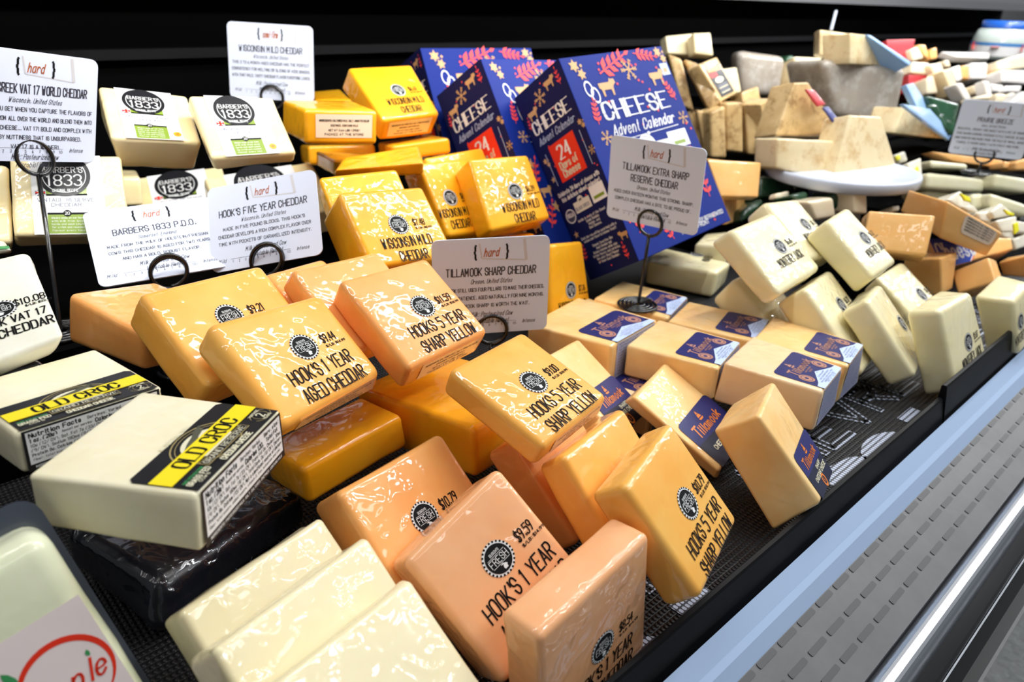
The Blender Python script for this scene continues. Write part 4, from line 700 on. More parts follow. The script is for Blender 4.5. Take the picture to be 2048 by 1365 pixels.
def croc_label(root, X):
    a = face_art(X, 'top', lift=.0006); w, h = a.w, a.h; x0, x1 = .035 * w, .965 * w; t0 = -.58 * h; W_ = x1 - x0; cx = (x0 + x1) / 2
    r = .03 * w; a.poly([(x0, -h), (x1, -h), (x1, t0 - r), (x1 - r, t0), (x0 + r, t0), (x0, t0 - r)], BLK, 0)
    y1, y0 = -.705 * h, -.845 * h; H_ = .42 * h
    a.rect(x0, y0, x1, y1, YELLOW, 1)
    ex, ey = cx, -.775 * h; rx = .27 * W_
    a.ring(ex, ey, rx * .96, rx * 1.0, GOLD, 2, 30, k=.72); a.ring(ex, ey, rx * .86, rx * .88, GOLD, 2, 30, a0=.5, a1=2.64, k=.70)
    a.disc(ex, ey, rx * .70, CREAMP, 2, 30, ry=rx * .52)
    GR2 = mat('croc_grey', (.10, .10, .07), .6, spec=.2)
    croc = [(-.62, .25), (-.2, .42), (.1, .50), (.35, .62), (.62, .66), (.7, .60), (.45, .52), (.66, .50), (.5, .44), (.2, .36), (-.1, .22), (-.4, .16)]
    a.poly([(ex + px * rx, ey + py * rx * .9) for px, py in croc], GR2, 3)
    a.rect(x0, y0, x1, y1, YELLOW, 4)
    text(a, 'AUSTRALIAN', cx, ey + rx * .80, .030 * h, rx * 1.15, CREAMP, 5, wt=.2, serif=True)
    text(a, 'OLD CROC', cx, (y0 + y1) / 2, .098 * h, .62 * W_, INK, 5, wt=.20, contrast=.6, serif=True)
    bw = .25 * W_; a.rect(cx - bw, -.925 * h, cx + bw, -.862 * h, GOLD, 5); a.rect(cx - bw * .98, -.92 * h, cx + bw * .98, -.867 * h, BLK, 6)
    text(a, 'GRAND RESERVE', cx, -.894 * h, .036 * h, bw * 1.86, CREAMP, 7, wt=.15, contrast=.4, serif=True)
    text(a, 'CHEDDAR CHEESE', cx, -.968 * h, .038 * h, rx * 1.25, CREAMP, 7, wt=.22)
    text(a, 'MADE WITH MILK FROM', x0 + .13 * W_, -.895 * h, .018 * h, .20 * W_, GREENP, 5, wt=.2); text(a, 'GRASS FED', x0 + .13 * W_, -.93 * h, .034 * h, .21 * W_, CREAMP, 5, wt=.22)
    text(a, 'COWS', x0 + .13 * W_, -.965 * h, .018 * h, .10 * W_, CREAMP, 5, wt=.2)
    vx = x1 - .10 * W_; a.ring(vx, -.925 * h, .052 * W_, .055 * W_, GOLD, 5, 20); a.ring(vx, -.925 * h, .085 * W_, .089 * W_, GOLD, 5, 22, a0=.3, a1=2.8, k=.7); a.ring(vx, -.925 * h, .085 * W_, .089 * W_, GOLD, 5, 22, a0=3.4, a1=5.9, k=.7)
    text(a, '2', vx, -.925 * h, .055 * h, .032 * W_, CREAMP, 6, wt=.17); text(a, 'VINTAGE', vx, -.878 * h, .018 * h, .12 * W_, CREAMP, 6, wt=.2); text(a, 'YEARS', vx, -.972 * h, .018 * h, .09 * W_, CREAMP, 6, wt=.2)
    a.build('front_label', root)
    b = face_art(X, 'bottom', lift=.0011); w, h = b.w, b.h; x0, x1 = .035 * w, .965 * w
    b.rect(x0, -.97 * h, x1, -.01 * h, BLK, 0); b.rect(x0 + .02 * w, -.82 * h, x1 - .02 * w, -.06 * h, WHITE, 1)
    def ln(s, x, y, hh, ww, k=.17): text(b, s, x0 + x * w, -y * h, hh * h, ww * w, INK, 2, wt=k, align='l')
    ln('Nutrition Facts', .04, .145, .10, .33, .22); ln('Servings: Varied, ', .41, .145, .075, .25, .13); ln('Serv. size:', .70, .145, .075, .19, .2)
    ln('1 oz. (28g)', .04, .27, .085, .17, .22); ln('Amount per serving:', .24, .27, .06, .20, .12); ln('Calories 120,', .46, .27, .09, .22, .22); ln('Total Fat', .72, .27, .075, .15, .22)
    ln('10g (12% DV), Sat. Fat 7g (33% DV), Trans Fat 0g, Cholest. 30mg', .04, .39, .07, .86, .13)
    ln('(9% DV), Sodium 180mg (8% DV), Total Carb. 0g (0% DV), Dietary', .04, .50, .07, .86, .13)
    ln('Protein 8g, Calcium (15% DV). Not a significant source of dietary', .04, .61, .07, .86, .15)
    ln('fiber, total sugars, added sugars, vitamin D, iron, potassium and zinc.', .04, .72, .055, .84, .12)
    text(b, 'INGREDIENTS: PASTEURIZED MILK, SALT, CULTURES, ENZYMES. CONTAINS MILK', (x0 + x1) / 2, -.89 * h, .05 * h, .84 * w, WHITE, 2, wt=.18)
    b.build('nutrition_label', root)
def apple_label(root, X):
    a = face_art(X, 'top', lift=.0006); w, h = a.w, a.h
    a.rect(.42 * w, -.92 * h, .975 * w, -.262 * h, mat('blush_label', (.88, .76, .74), .5, coat=.4), 0)
    cx, cy, r = .800 * w, -.500 * h, .0215
    pts = []
    for i in range(28):
        t0 = -.9 + 4.3 * i / 28; t1 = -.9 + 4.3 * (i + 1) / 28; k0 = .0008 + .0026 * math.sin(math.pi * i / 28); k1 = .0008 + .0026 * math.sin(math.pi * (i + 1) / 28)
        for q, (t, k) in enumerate(((t0, k0), (t1, k1))): pts.append((t, k))
        a.poly([(cx + (r - k0 * .5) * math.cos(t0), cy + (r - k0 * .5) * math.sin(t0)), (cx + (r + k0 * .5) * math.cos(t0), cy + (r + k0 * .5) * math.sin(t0)), (cx + (r + k1 * .5) * math.cos(t1), cy + (r + k1 * .5) * math.sin(t1)), (cx + (r - k1 * .5) * math.cos(t1), cy + (r - k1 * .5) * math.sin(t1))], REDP, 1)
    def leaf(x, y, l, wd, an, m):
        p = [(0, 0), (.25 * l, wd * .8), (.55 * l, wd), (.8 * l, wd * .6), (l, 0), (.7 * l, -wd * .5), (.3 * l, -wd * .5)]
        a.poly([(x + px * math.cos(an) - py * math.sin(an), y + px * math.sin(an) + py * math.cos(an)) for px, py in p], m, 2)
    leaf(cx - r * .80, cy + r * .62, .0105, .0026, 2.0, GREENP); leaf(cx - r * .86, cy + r * .58, .0130, .0022, 3.2, mat('brown_print', (.12, .04, .02), .5))
    leaf(cx + r * .62, cy + r * .22, .004, .0014, 1.6, GREENP)
    text(a, 'Apple', cx + .0 * w, cy - r * .1, .0115, .034, REDP, 2, wt=.13, contrast=.3, slant=.35)
    text(a, 'SMOKED', cx, cy - r * .75, .004, .02, INK, 2, wt=.14)
    a.build('front_label', root)

# calendar print
def star(a, x, y, r, m, z=1, n=5, k=.42, rot=0): a.poly([(x + (r if i % 2 == 0 else r * k) * math.sin(rot + math.pi * i / n), y + (r if i % 2 == 0 else r * k) * math.cos(rot + math.pi * i / n)) for i in range(2 * n)], m, z)
def flake(a, x, y, r, m, z=1):
    for i in range(6):
        t = math.pi / 3 * i; c, s = math.cos(t), math.sin(t); a.line(x, y, x + r * c, y + r * s, r * .13, m, z)
        for k in (.5, .78):
            for q in (.7, -.7): a.line(x + r * k * c, y + r * k * s, x + r * k * c + r * .26 * math.cos(t + q), y + r * k * s + r * .26 * math.sin(t + q), r * .11, m, z)
def sprig(a, x, y, l, an, m, z=1, n=4):
    c, s = math.cos(an), math.sin(an); a.line(x, y, x + l * c, y + l * s, l * .035, m, z)
    for i in range(n + 1):
        k = .15 + .85 * i / n
        for q in ((.8, -.8) if i < n else (0,)):
            bx, by = x + l * k * c, y + l * k * s; L = l * (.34 - .12 * k); t = an + q; dx, dy = math.cos(t), math.sin(t)
            a.poly([(bx, by), (bx + dx * L * .5 - dy * L * .24, by + dy * L * .5 + dx * L * .24), (bx + dx * L, by + dy * L), (bx + dx * L * .5 + dy * L * .24, by + dy * L * .5 - dx * L * .24)], m, z)
def cow(a, x, y, k, m, z=1, flip=1):
    p = [(-1, .1), (-1, .5), (.35, .5), (.55, .85), (.7, .72), (1.05, .75), (1.15, .35), (.85, .2), (.7, 0), (.6, -.7), (.42, -.7), (.38, -.15), (-.5, -.15), (-.55, -.7), (-.75, -.7), (-.78, -.1)]
    a.poly([(x + px * k * flip, y + py * k) for px, py in p], m, z)
def holly(a, x, y, k, m, z=1):
    star(a, x, y, k, m, z, 6, .55); star(a, x + k * .9, y - k * 1.3, k * .9, m, z, 6, .55, .4); a.disc(x + k * 1.3, y - k * .1, k * .25, m, z, 8)
def calendar_art(root, X, full):
    a = face_art(X, 'top', lift=.0005); w, h = a.w, a.h; U = lambda s: s * w; V = lambda t: -t * h
    rng = random.Random(3)
    holly(a, U(.10), V(.045), .045 * w, GOLDT); sprig(a, U(.30), V(.10), .30 * w, .35, CORAL); flake(a, U(.58), V(.10), .075 * w, GOLDT); sprig(a, U(.68), V(.02), .2 * w, -.2, CORAL); holly(a, U(.93), V(.03), .04 * w, GOLDT)
    cow(a, U(.32), V(.175), .075 * w, GOLDT); cow(a, U(.83), V(.165), .075 * w, GOLDT); a.rect(U(.90), V(.16), U(1.0 - .02), V(.095), PALEB, 1); a.rect(U(.92), V(.145), U(.96), V(.12), GOLDT, 2)
    for bx, by in ((.15, .165), (.19, .20)): a.ring(U(bx), V(by), .028 * w, .036 * w, WHITE, 1, 14, k=1.5)
    text(a, 'CHEESE', U(.52), V(.285), .085 * h, .64 * w, WHITE, 2, wt=.21, contrast=.70, serif=True)
    text(a, 'Advent Calendar', U(.52), V(.385), .055 * h, .62 * w, WHITE, 2, wt=.11, contrast=.5, slant=.3)
    a.line(U(.20), V(.44), U(.85), V(.43), .004 * w, WHITE, 2); a.disc(U(.53), V(.435), .012 * w, WHITE, 2, 10)
    sprig(a, U(.12), V(.34), .15 * w, 1.4, CORAL); sprig(a, U(.93), V(.30), .15 * w, 1.9, CORAL); flake(a, U(.14), V(.41), .05 * w, GOLDT); flake(a, U(.93), V(.40), .05 * w, GOLDT)
    a.disc(U(.48), V(.50), .085 * w, WHITE, 1, 22); a.ring(U(.48), V(.50), .066 * w, .072 * w, GREYT, 2, 18); a.rect(U(.56), V(.54), U(.70), V(.485), PLAQ, 1); a.rect(U(.70), V(.545), U(.90), V(.455), WHITE, 1); a.rect(U(.74), V(.53), U(.86), V(.51), LIME, 2)
    cow(a, U(.48), V(.505), .03 * w, INK, 3)
    for x_, y_, l_, an in ((.10, .66, .2, 1.2), (.90, .70, .18, 1.9), (.88, .84, .2, 1.5), (.10, .88, .2, 1.1), (.30, .90, .2, .6), (.38, .97, .15, 2.0), (.62, .90, .2, 1.2)): sprig(a, U(x_), V(y_), l_ * w, an, CORAL, n=3)
    for x_, y_, r_ in ((.85, .60, .05), (.12, .55, .045), (.80, .76, .05), (.22, .78, .05)): star(a, U(x_), V(y_), r_ * w, GOLDT, rot=.3)
    cow(a, U(.18), V(.70), .06 * w, GOLDT)
    for i in range(40): a.disc(U(rng.uniform(.04, .97)), V(rng.uniform(.02, .97)), .009 * w, CORAL, 1, 7)
    text(a, 'REMOVE FRONT', U(.62), V(.955), .022 * h, .3 * w, WHITE, 2, wt=.16); text(a, 'KEEP REFRIGERATED', U(.80), V(.935), .02 * h, .3 * w, WHITE, 2, wt=.16)
    a.build('printed_front', root)
    b = face_art(X, 'left', lift=.0004); w, h = b.w, b.h; U = lambda s: s * w; V = lambda t: -t * h
    b.poly([(0, 0), (w, 0), (w, -h), (0, -h)], CALN, 0)
    flake(b, U(.45), V(.085), .11 * w, GOLDT); cow(b, U(.22), V(.13), .10 * w, GOLDT); cow(b, U(.70), V(.06), .10 * w, GOLDT); sprig(b, U(.88), V(.10), .2 * w, 1.6, CORAL, n=3); sprig(b, U(.08), V(.19), .16 * w, 1.5, CORAL, n=3)
    text(b, 'CHEESE', U(.50), V(.195), .062 * h, .76 * w, WHITE, 2, wt=.20, contrast=.7, serif=True)
    text(b, 'Advent Calendar', U(.50), V(.265), .035 * h, .76 * w, PALEB, 2, wt=.1, contrast=.4, slant=.3)
    b.rect(U(.24), V(.50), U(.77), V(.31), REDP, 1)
    text(b, '24', U(.50), V(.365), .065 * h, .24 * w, WHITE, 2, wt=.2, contrast=.6, serif=False); text(b, 'Days of', U(.50), V(.425), .036 * h, .36 * w, CREAMP, 2, wt=.2, contrast=.4); text(b, 'Cheese', U(.50), V(.467), .036 * h, .34 * w, CREAMP, 2, wt=.2, contrast=.4)
    for s_ in (.14, .88): b.line(U(s_), V(.50), U(s_), V(.33), .008 * w, PALEB, 1)
    holly(b, U(.09), V(.36), .045 * w, GOLDT); holly(b, U(.94), V(.30), .045 * w, GOLDT); flake(b, U(.96), V(.44), .06 * w, GOLDT); star(b, U(.10), V(.46), .05 * w, GOLDT)
    text(b, 'Celebrate 24 days of cheese with', U(.5), V(.545), .020 * h, .86 * w, WHITE, 2, wt=.2); text(b, 'this delicious advent calendar!', U(.5), V(.575), .020 * h, .80 * w, WHITE, 2, wt=.2)
    b.disc(U(.14), V(.665), .10 * w, mat('dark_plaque', (.05, .06, .10), .4), 1, 20); b.ring(U(.14), V(.665), .085 * w, .10 * w, WHITE, 2, 18); text(b, 'STELLA', U(.14), V(.66), .018 * h, .13 * w, WHITE, 3, wt=.2)
    b.rect(U(.27), V(.67), U(.60), V(.615), PLAQ, 1); b.disc(U(.43), V(.615), .06 * w, PLAQ, 1, 14); cow(b, U(.43), V(.615), .03 * w, INK, 2); text(b, 'BLACK CREEK', U(.43), V(.65), .016 * h, .28 * w, GREYT, 2, wt=.16)
    b.rect(U(.64), V(.665), U(.92), V(.585), WHITE, 1); b.rect(U(.68), V(.65), U(.88), V(.635), LIME, 2)
    for i, s_ in enumerate(('Inside is a mix of the finest', 'Creek Cheddar,', 'Italian, and', 'Goat Cheeses.', '', 'Each day you will be surprised with a', 'unique and flavorful cheesy treat!', '', 'Sample favorites like', 'Aged Cheddar and', 'Asiago cheeses while also', 'trying flavors and varieties', 'like spicy Ghost Pepper', 'or tangy Goat Cheddar.')):
        if s_: text(b, s_, U(.52), V(.705 + .0175 * i), .0125 * h, len(s_) * .0195 * w, WHITE, 2, wt=.16)
    star(b, U(.88), V(.73), .07 * w, GOLDT); star(b, U(.10), V(.76), .055 * w, GOLDT); sprig(b, U(.08), V(.90), .2 * w, 1.3, CORAL, n=3); sprig(b, U(.85), V(.97), .2 * w, 1.6, CORAL, n=3); cow(b, U(.92), V(.86), .08 * w, GOLDT, flip=-1)
    for i in range(18): b.disc(U(rng.uniform(.04, .97)), V(rng.uniform(.02, .97)), .012 * w, CORAL, 1, 7)
    b.build('printed_side', root)

def sign_card(n, X, title, origin, lines, rennet, word='hard', title2=None, far=False, label=''):
    X = [Vector(p) for p in X]; c = sum(X, Vector()) / 8; root = empty('sign_card', c)
    tag(root, label, 'sign', 'printed sign cards on wire holders')
    q = X[:4]; ex = (q[1] - q[0]); ey = (q[3] - q[0]); nn = ex.cross(ey).normalized(); 
    if nn.dot(EYE - c) < 0: nn = -nn
    w, h = ex.length, ey.length; r = .0075; o = q[0]; ex = ex.normalized(); ey = ey.normalized(); th = .0007
    p = []
    for cx, cy, a0 in ((w - r, r, -1), (w - r, h - r, 0), (r, h - r, 1), (r, r, 2)):
        for i in range(6): an = (a0 + i / 5) * math.pi / 2; p.append((cx + r * math.cos(an), cy + r * math.sin(an)))
    b = MB(); k = len(p); vs = [o + ex * x + ey * y + nn * th for x, y in p] + [o + ex * x + ey * y - nn * th for x, y in p]
    b.add(vs, [tuple(range(k)), tuple(reversed(range(k, 2 * k)))] + [(i, k + i, k + (i + 1) % k, (i + 1) % k) for i in range(k)], CARD); b.build('card', root)
    a = Art(lambda x, y: o + ex * x - ey * y, nn, th + .0001, .00008)
    CX = w * .5; V = lambda t: -t * h
    a.line(w * .40, V(.05), w * .42, V(.20), .0016, TAPE, 0); a.line(w * .42, V(.20), w * .80, V(.235), .0012, TAPE, 0); a.line(w * .80, V(.235), w * .78, V(.02), .003, TAPE, 0)
    for s_ in (-1, 1):
        bx = CX + s_ * .125 * w
        pts = [(bx, V(.065)), (bx + s_ * .010 * w, V(.075)), (bx + s_ * .010 * w, V(.125)), (bx + s_ * .020 * w, V(.14)), (bx + s_ * .010 * w, V(.155)), (bx + s_ * .010 * w, V(.205)), (bx, V(.215))]
        for u, v in zip(pts, pts[1:]): a.line(*u, *v, .0021, INK, 1)
    text(a, word, CX, V(.14), .085 * h, (.125 if len(word) < 6 else .17) * w, HARDO, 2, wt=.10, slant=.22)
    y = .335
    text(a, title, CX, V(y), .078 * h, min(.82, .0335 * len(title)) * w, CARD_EDGE, 1, wt=.135, slant=.02, jit=.02)
    if title2: y += .125; text(a, title2, CX, V(y), .078 * h, min(.82, .0335 * len(title2)) * w, CARD_EDGE, 1, wt=.135, jit=.02)
    y += .10; text(a, origin, CX, V(y), .045 * h, .017 * len(origin) * w, CARD_EDGE, 1, wt=.10, slant=.3)
    for s_ in lines: y += .085; text(a, s_, CX, V(y), .036 * h, min(.92, .0196 * len(s_)) * w, CARD_EDGE, 1, wt=.15, jit=.04)
    y += .095; text(a, 'Milk: Pasteurized Cow', CX, V(y), .05 * h, .37 * w, CARD_EDGE, 1, wt=.095, slant=.3)
    y += .075; text(a, rennet, CX, V(y), .05 * h, .30 * w, CARD_EDGE, 1, wt=.095, slant=.3)
    y = .905; a.line(.18 * w, V(y - .03), .72 * w, V(y - .03), .0003, CARD_EDGE, 1); a.disc(.56 * w, V(y - .03), .0009, CARD_EDGE, 1, 8)
    for i in range(10): text(a, str(i + 1), (.20 + .056 * i) * w, V(y), .026 * h, (.010 if i < 9 else .026) * w, CARD_EDGE, 1, wt=.13)
    text(a, 'Mild', .10 * w, V(y - .02), .04 * h, .07 * w, CARD_EDGE, 1, wt=.1, slant=.3); text(a, 'Intense', .83 * w, V(y - .02), .04 * h, .115 * w, CARD_EDGE, 1, wt=.1, slant=.3)
    a.build('printed_text', root)
    return o + ex * w * .5 + ey * h, ex, ey, nn
def holder(ring, ex, nn, base, label, R=.0172, th=.0023, br=.030):
    """spiral wire sign holder: a coil base, a stem and the double ring that grips the card"""
    ring = Vector(ring); base = Vector(base); root = empty('sign_holder', base)
    tag(root, label, 'sign holder', 'black wire sign holders')
    up = Vector((0, 0, 1)); b = MB(); pts = []
    for i in range(110):
        t = i / 109; an = t * 2 * math.pi * 4.4; r = br - (br - .005) * t; pts.append(base + Vector((r * math.cos(an), r * math.sin(an), th + .0015 * t)))
    b.tube(pts, .0023, WIRE, 7); b.build('coil_base', root, True)
    b = MB(); bot = ring - up * R; b.tube([base + up * th, base + up * .006, base.lerp(bot, .5), bot], th, WIRE, 8); b.build('stem', root, True)
    b = MB(); pts = []
    for i in range(57):
        t = i / 56; an = -math.pi / 2 + t * 2 * math.pi * 1.75; f = nn * (.0026 - .0052 * t)
        pts.append(ring + ex * R * math.cos(an) + up * R * math.sin(an) + f)
    b.tube(pts, th * .95, WIRE, 8); b.build('ring_clip', root, True)
    return root
# ================================================================ THE PLACE: display case, floor
def slab(name, lo, hi, m, parent=None):
    b = MB(); b.box(lo, hi, m); return b.build(name, parent)
def procedural(name, fn):
    m = bpy.data.materials.new(name); t, b = nt(m); fn(t, b, t.links); MATS[name] = m; return m
def _floor(t, b, L):
    tc = N(t, 'ShaderNodeTexCoord'); v = N(t, 'ShaderNodeTexVoronoi', i_Scale=90.0); n = N(t, 'ShaderNodeTexNoise', i_Scale=160.0, i_Detail=2.0)
    L.new(tc.outputs['Object'], v.inputs['Vector']); L.new(tc.outputs['Object'], n.inputs['Vector'])
    mx = N(t, 'ShaderNodeMix', data_type='RGBA'); L.new(n.outputs['Fac'], mx.inputs['Factor']); L.new(v.outputs['Color'], mx.inputs['A']); mx.inputs['B'].default_value = (.3, .31, .31, 1)
    r = N(t, 'ShaderNodeValToRGB'); r.color_ramp.elements[0].color = (.13, .14, .14, 1); r.color_ramp.elements[1].color = (.40, .41, .40, 1); L.new(mx.outputs['Result'], r.inputs[0]); L.new(r.outputs[0], b.inputs['Base Color']); b.inputs['Roughness'].default_value = .35
FLOOR = procedural('speckled_terrazzo', _floor)
fl = slab('floor', (-3, -3, -.03), (14, 3, 0), FLOOR); tag(fl, 'grey speckled terrazzo floor below the case', kind='structure')
def _mat(t, b, L):
    tc = N(t, 'ShaderNodeTexCoord'); w1 = N(t, 'ShaderNodeTexWave', i_Scale=57.0); w1.bands_direction = 'Y'; w2 = N(t, 'ShaderNodeTexWave', i_Scale=75.0); w2.bands_direction = 'X'
    for w in (w1, w2): L.new(tc.outputs['Object'], w.inputs['Vector'])
    mu = N(t, 'ShaderNodeMath', operation='MULTIPLY'); L.new(w1.outputs['Fac'], mu.inputs[0]); L.new(w2.outputs['Fac'], mu.inputs[1])
    bp = N(t, 'ShaderNodeBump', i_Strength=1.0, i_Distance=.004); L.new(mu.outputs[0], bp.inputs['Height']); L.new(bp.outputs[0], b.inputs['Normal'])
    r = N(t, 'ShaderNodeValToRGB'); r.color_ramp.elements[0].color = (.006, .006, .007, 1); r.color_ramp.elements[1].color = (.055, .055, .062, 1); L.new(mu.outputs[0], r.inputs[0]); L.new(r.outputs[0], b.inputs['Base Color']); b.inputs['Roughness'].default_value = .45
MATM = procedural('woven_black_mat', _mat)
def _matp(t, b, L):
    tc = N(t, 'ShaderNodeTexCoord'); g = N(t, 'ShaderNodeNewGeometry'); w1 = N(t, 'ShaderNodeTexWave', i_Scale=57.0); w1.bands_direction = 'Y'; w2 = N(t, 'ShaderNodeTexWave', i_Scale=75.0); w2.bands_direction = 'X'
    for w in (w1, w2): L.new(g.outputs['Position'], w.inputs['Vector'])
    mu = N(t, 'ShaderNodeMath', operation='MULTIPLY'); L.new(w1.outputs['Fac'], mu.inputs[0]); L.new(w2.outputs['Fac'], mu.inputs[1])
    r = N(t, 'ShaderNodeValToRGB'); r.color_ramp.elements[0].position = .08; r.color_ramp.elements[1].position = .22; r.color_ramp.elements[0].color = (.02, .02, .03, 1); r.color_ramp.elements[1].color = (.50, .56, .70, 1); L.new(mu.outputs[0], r.inputs[0]); L.new(r.outputs[0], b.inputs['Base Color'])
MATP = procedural('woven_white_print', _matp)
ce = slab('ceiling', (-3, -3, 3.3), (14, 3, 3.33), mat('ceiling_white', (.30, .30, .30), .8)); tag(ce, 'plain store ceiling above the case', kind='structure')
wb = slab('wall_back', (-3, 3, 0), (14, 3.05, 3.3), mat('store_wall', (.3, .3, .3), .8)); tag(wb, 'store wall behind the display case', kind='structure')
BLACKM = mat('black_enamel', (.004, .004, .005), .45, spec=.15)
WALLB = mat('black_back_panel', (.0014, .0014, .0015), .8, spec=.03)
BRUSH = procedural('brushed_steel_blue', lambda t, b, L: (b.inputs.__getitem__('Base Color').__setattr__('default_value', (.55, .72, 1.0, 1)), b.inputs['Metallic'].__setattr__('default_value', .4), b.inputs['Roughness'].__setattr__('default_value', .34)))
def _gray(t, b, L):
    tc = N(t, 'ShaderNodeTexCoord'); n = N(t, 'ShaderNodeTexNoise', i_Scale=14.0, i_Detail=6.0, i_Roughness=.7); L.new(tc.outputs['Object'], n.inputs['Vector'])
    r = N(t, 'ShaderNodeValToRGB'); r.color_ramp.elements[0].position = .3; r.color_ramp.elements[1].position = .7; r.color_ramp.elements[0].color = (.050, .051, .054, 1); r.color_ramp.elements[1].color = (.075, .077, .081, 1); L.new(n.outputs['Fac'], r.inputs[0]); L.new(r.outputs[0], b.inputs['Base Color']); b.inputs['Roughness'].default_value = .45; b.inputs['Metallic'].default_value = .2
GRAYP = procedural('grey_acrylic_panel', _gray)
SLOTM = mat('slot_shade', (.028, .028, .030), .5)  # recess shade put into the colour of thin plates laid on the panel
CHROME = mat('polished_steel', (.60, .63, .68), .30, metal=1)
X0, X1 = -.9, 4.6
case = empty('display_case', (1.5, .7, 0)); tag(case, 'black refrigerated cheese display case with steel front rail and dark back panel', 'display case')
DZ = .9
slab('deck', (X0, .19, DZ - .045), (X1, 1.3, DZ - .0035), BLACKM, case)
slab('rubber_mat', (X0, .206, DZ - .0034), (X1, 1.29, DZ - .0005), MATM, case)
slab('back_panel', (X0, 1.30, .75), (X1, 1.33, 2.3), WALLB, case)
b = MB()
b.box((X0, 1.275, 1.235), (X1, 1.30, 1.25), mat('ledge_black', (.006, .006, .007), .6, spec=.1)); b.build('back_ledge', case)
holes = MB()
for i in range(60):
    x = -.2 + i * .07; holes.lathe([(0.0001, 0), (.006, 0), (.006, -.002)], (x, 1.2995, 1.16), mat('hole_black', (.0008, .0008, .0008), .9), 10, ax=Vector((0, -1, 0)))
tag(holes.build('panel_holes', case), kind='stuff')
slab('riser_step', (X0, .80, DZ), (.70, 1.30, .965), WALLB, case)
slab('riser_step', (X0, .755, DZ), (.30, .80, 1.018), WALLB, case); slab('riser_step', (X0, .80, .965), (.30, .84, 1.018), WALLB, case)
for x0, x1, y0, y1, zt in ((1.47, 1.80, .86, 1.28, 1.008), (1.55, 1.66, .80, .86, .985), (1.50, 1.76, 1.04, 1.28, 1.088), (1.80, 2.14, .74, 1.28, 1.045), (1.76, 2.14, .615, .74, 1.035), (1.88, 2.14, 1.06, 1.28, 1.10), (2.14, 2.95, .51, 1.28, 1.108),
                           (2.28, 2.95, .85, 1.28, 1.160), (2.86, 3.6, .66, 1.28, 1.195), (1.56, 1.95, .31, .66, .918), (1.62, 1.95, .44, .66, .955), (1.85, 2.04, .42, .615, 1.0), (1.20, 1.46, .50, .82, .955), (1.20, 1.27, .40, .47, .978)):
    slab('riser_step', (x0, y0, DZ), (x1, y1, zt), WALLB, case)
# front profile
def prism(name, pts, m, x0=X0, x1=X1, smooth=False, parent=case):
    b = MB(); k = len(pts); b.add([(x0, y, z) for y, z in pts] + [(x1, y, z) for y, z in pts], [tuple(range(k)), tuple(reversed(range(k, 2 * k)))] + [(i, k + i, k + (i + 1) % k, (i + 1) % k) for i in range(k)], m)
    o = b.build(name, parent, smooth); return o
prism('front_lip', [(.206, .9), (.206, .928), (.2045, .930), (.2010, .930), (.1995, .928), (.190, .886), (.190, .86), (.206, .86)], BLACKM, X0, .886)
prism('front_lip', [(.206, .9), (.206, .943), (.2045, .945), (.2010, .945), (.1995, .943), (.190, .886), (.190, .86), (.206, .86)], BLACKM, .888, X1)
prism('steel_ledge', [(.190, .905), (.178, .893), (.173, .889), (.165, .877), (.165, .86), (.190, .86)], BRUSH)
prism('grille_panel', [(.165, .877), (.105, .857), (.105, .845), (.165, .85)], GRAYP)
sm = None; n = Vector((0, -.316, .949))
for row, (yy, ph) in enumerate(((.162, 0), (.143, .5), (.1245, .1))):
    zz = .877 - (.165 - yy) * (.02 / .06)
    for i in range(60):
        x = .12 + (i + ph) * .032
        if sm is None:
            b = MB(); p = []
            for cx, cy, a in ((.0112, .0012, 0), (-.0112, .0012, 1), (-.0112, -.0012, 2), (.0112, -.0012, 3)):
                for q in range(4): an = (a + q / 3) * math.pi / 2; p.append((cx + .0013 * math.cos(an), cy + .0013 * math.sin(an)))
            k = len(p); e = Vector((0, .949, .316))
            vs = [Vector((u, 0, 0)) + e * v + n * .0003 for u, v in p] + [Vector((u, 0, 0)) + e * v - n * .001 for u, v in p]
            b.add(vs, [tuple(range(k)), tuple(reversed(range(k, 2 * k)))] + [(j, k + j, k + (j + 1) % k, (j + 1) % k) for j in range(k)], SLOTM)
            o = b.build('slot_plate', case); sm = o.data; o.location = Vector((x, yy, zz)) - case.location
        else:
            o = bpy.data.objects.new('slot_plate', sm); COL.objects.link(o); o.parent = case; o.location = Vector((x, yy, zz)) - case.location
b = MB(); pr = []
for i in range(13):
    a = math.radians(20 + 150 * i / 12); pr.append((.0935 - .0125 * math.cos(a), .846 + .013 * math.sin(a)))
prism('steel_rail', [(.110, .845)] + [(.105, .858)] + [(y, z) for y, z in reversed(pr)] + [(.079, .835), (.11, .835)], CHROME)
prism('black_bumper', [(.0805, .842), (.070, .838), (.057, .822), (.050, .80), (.050, .77), (.058, .755), (.09, .75), (.09, .842)], mat('bumper_black', (.005, .005, .006), .2, coat=.35), smooth=False)
prism('bumper_trim_line', [(.0665, .8345), (.0655, .8330), (.0650, .8350)], CHROME)
prism('case_front', [(.12, .0), (.12, .8), (.2, .86), (.3, .86), (.3, 0)], BLACKM)
prism('canopy', [(1.17, 1.350), (1.17, 1.38), (1.18, 1.47), (1.30, 1.47), (1.30, 1.352)], mat('canopy_grey', (.16, .16, .17), .35, metal=.3))
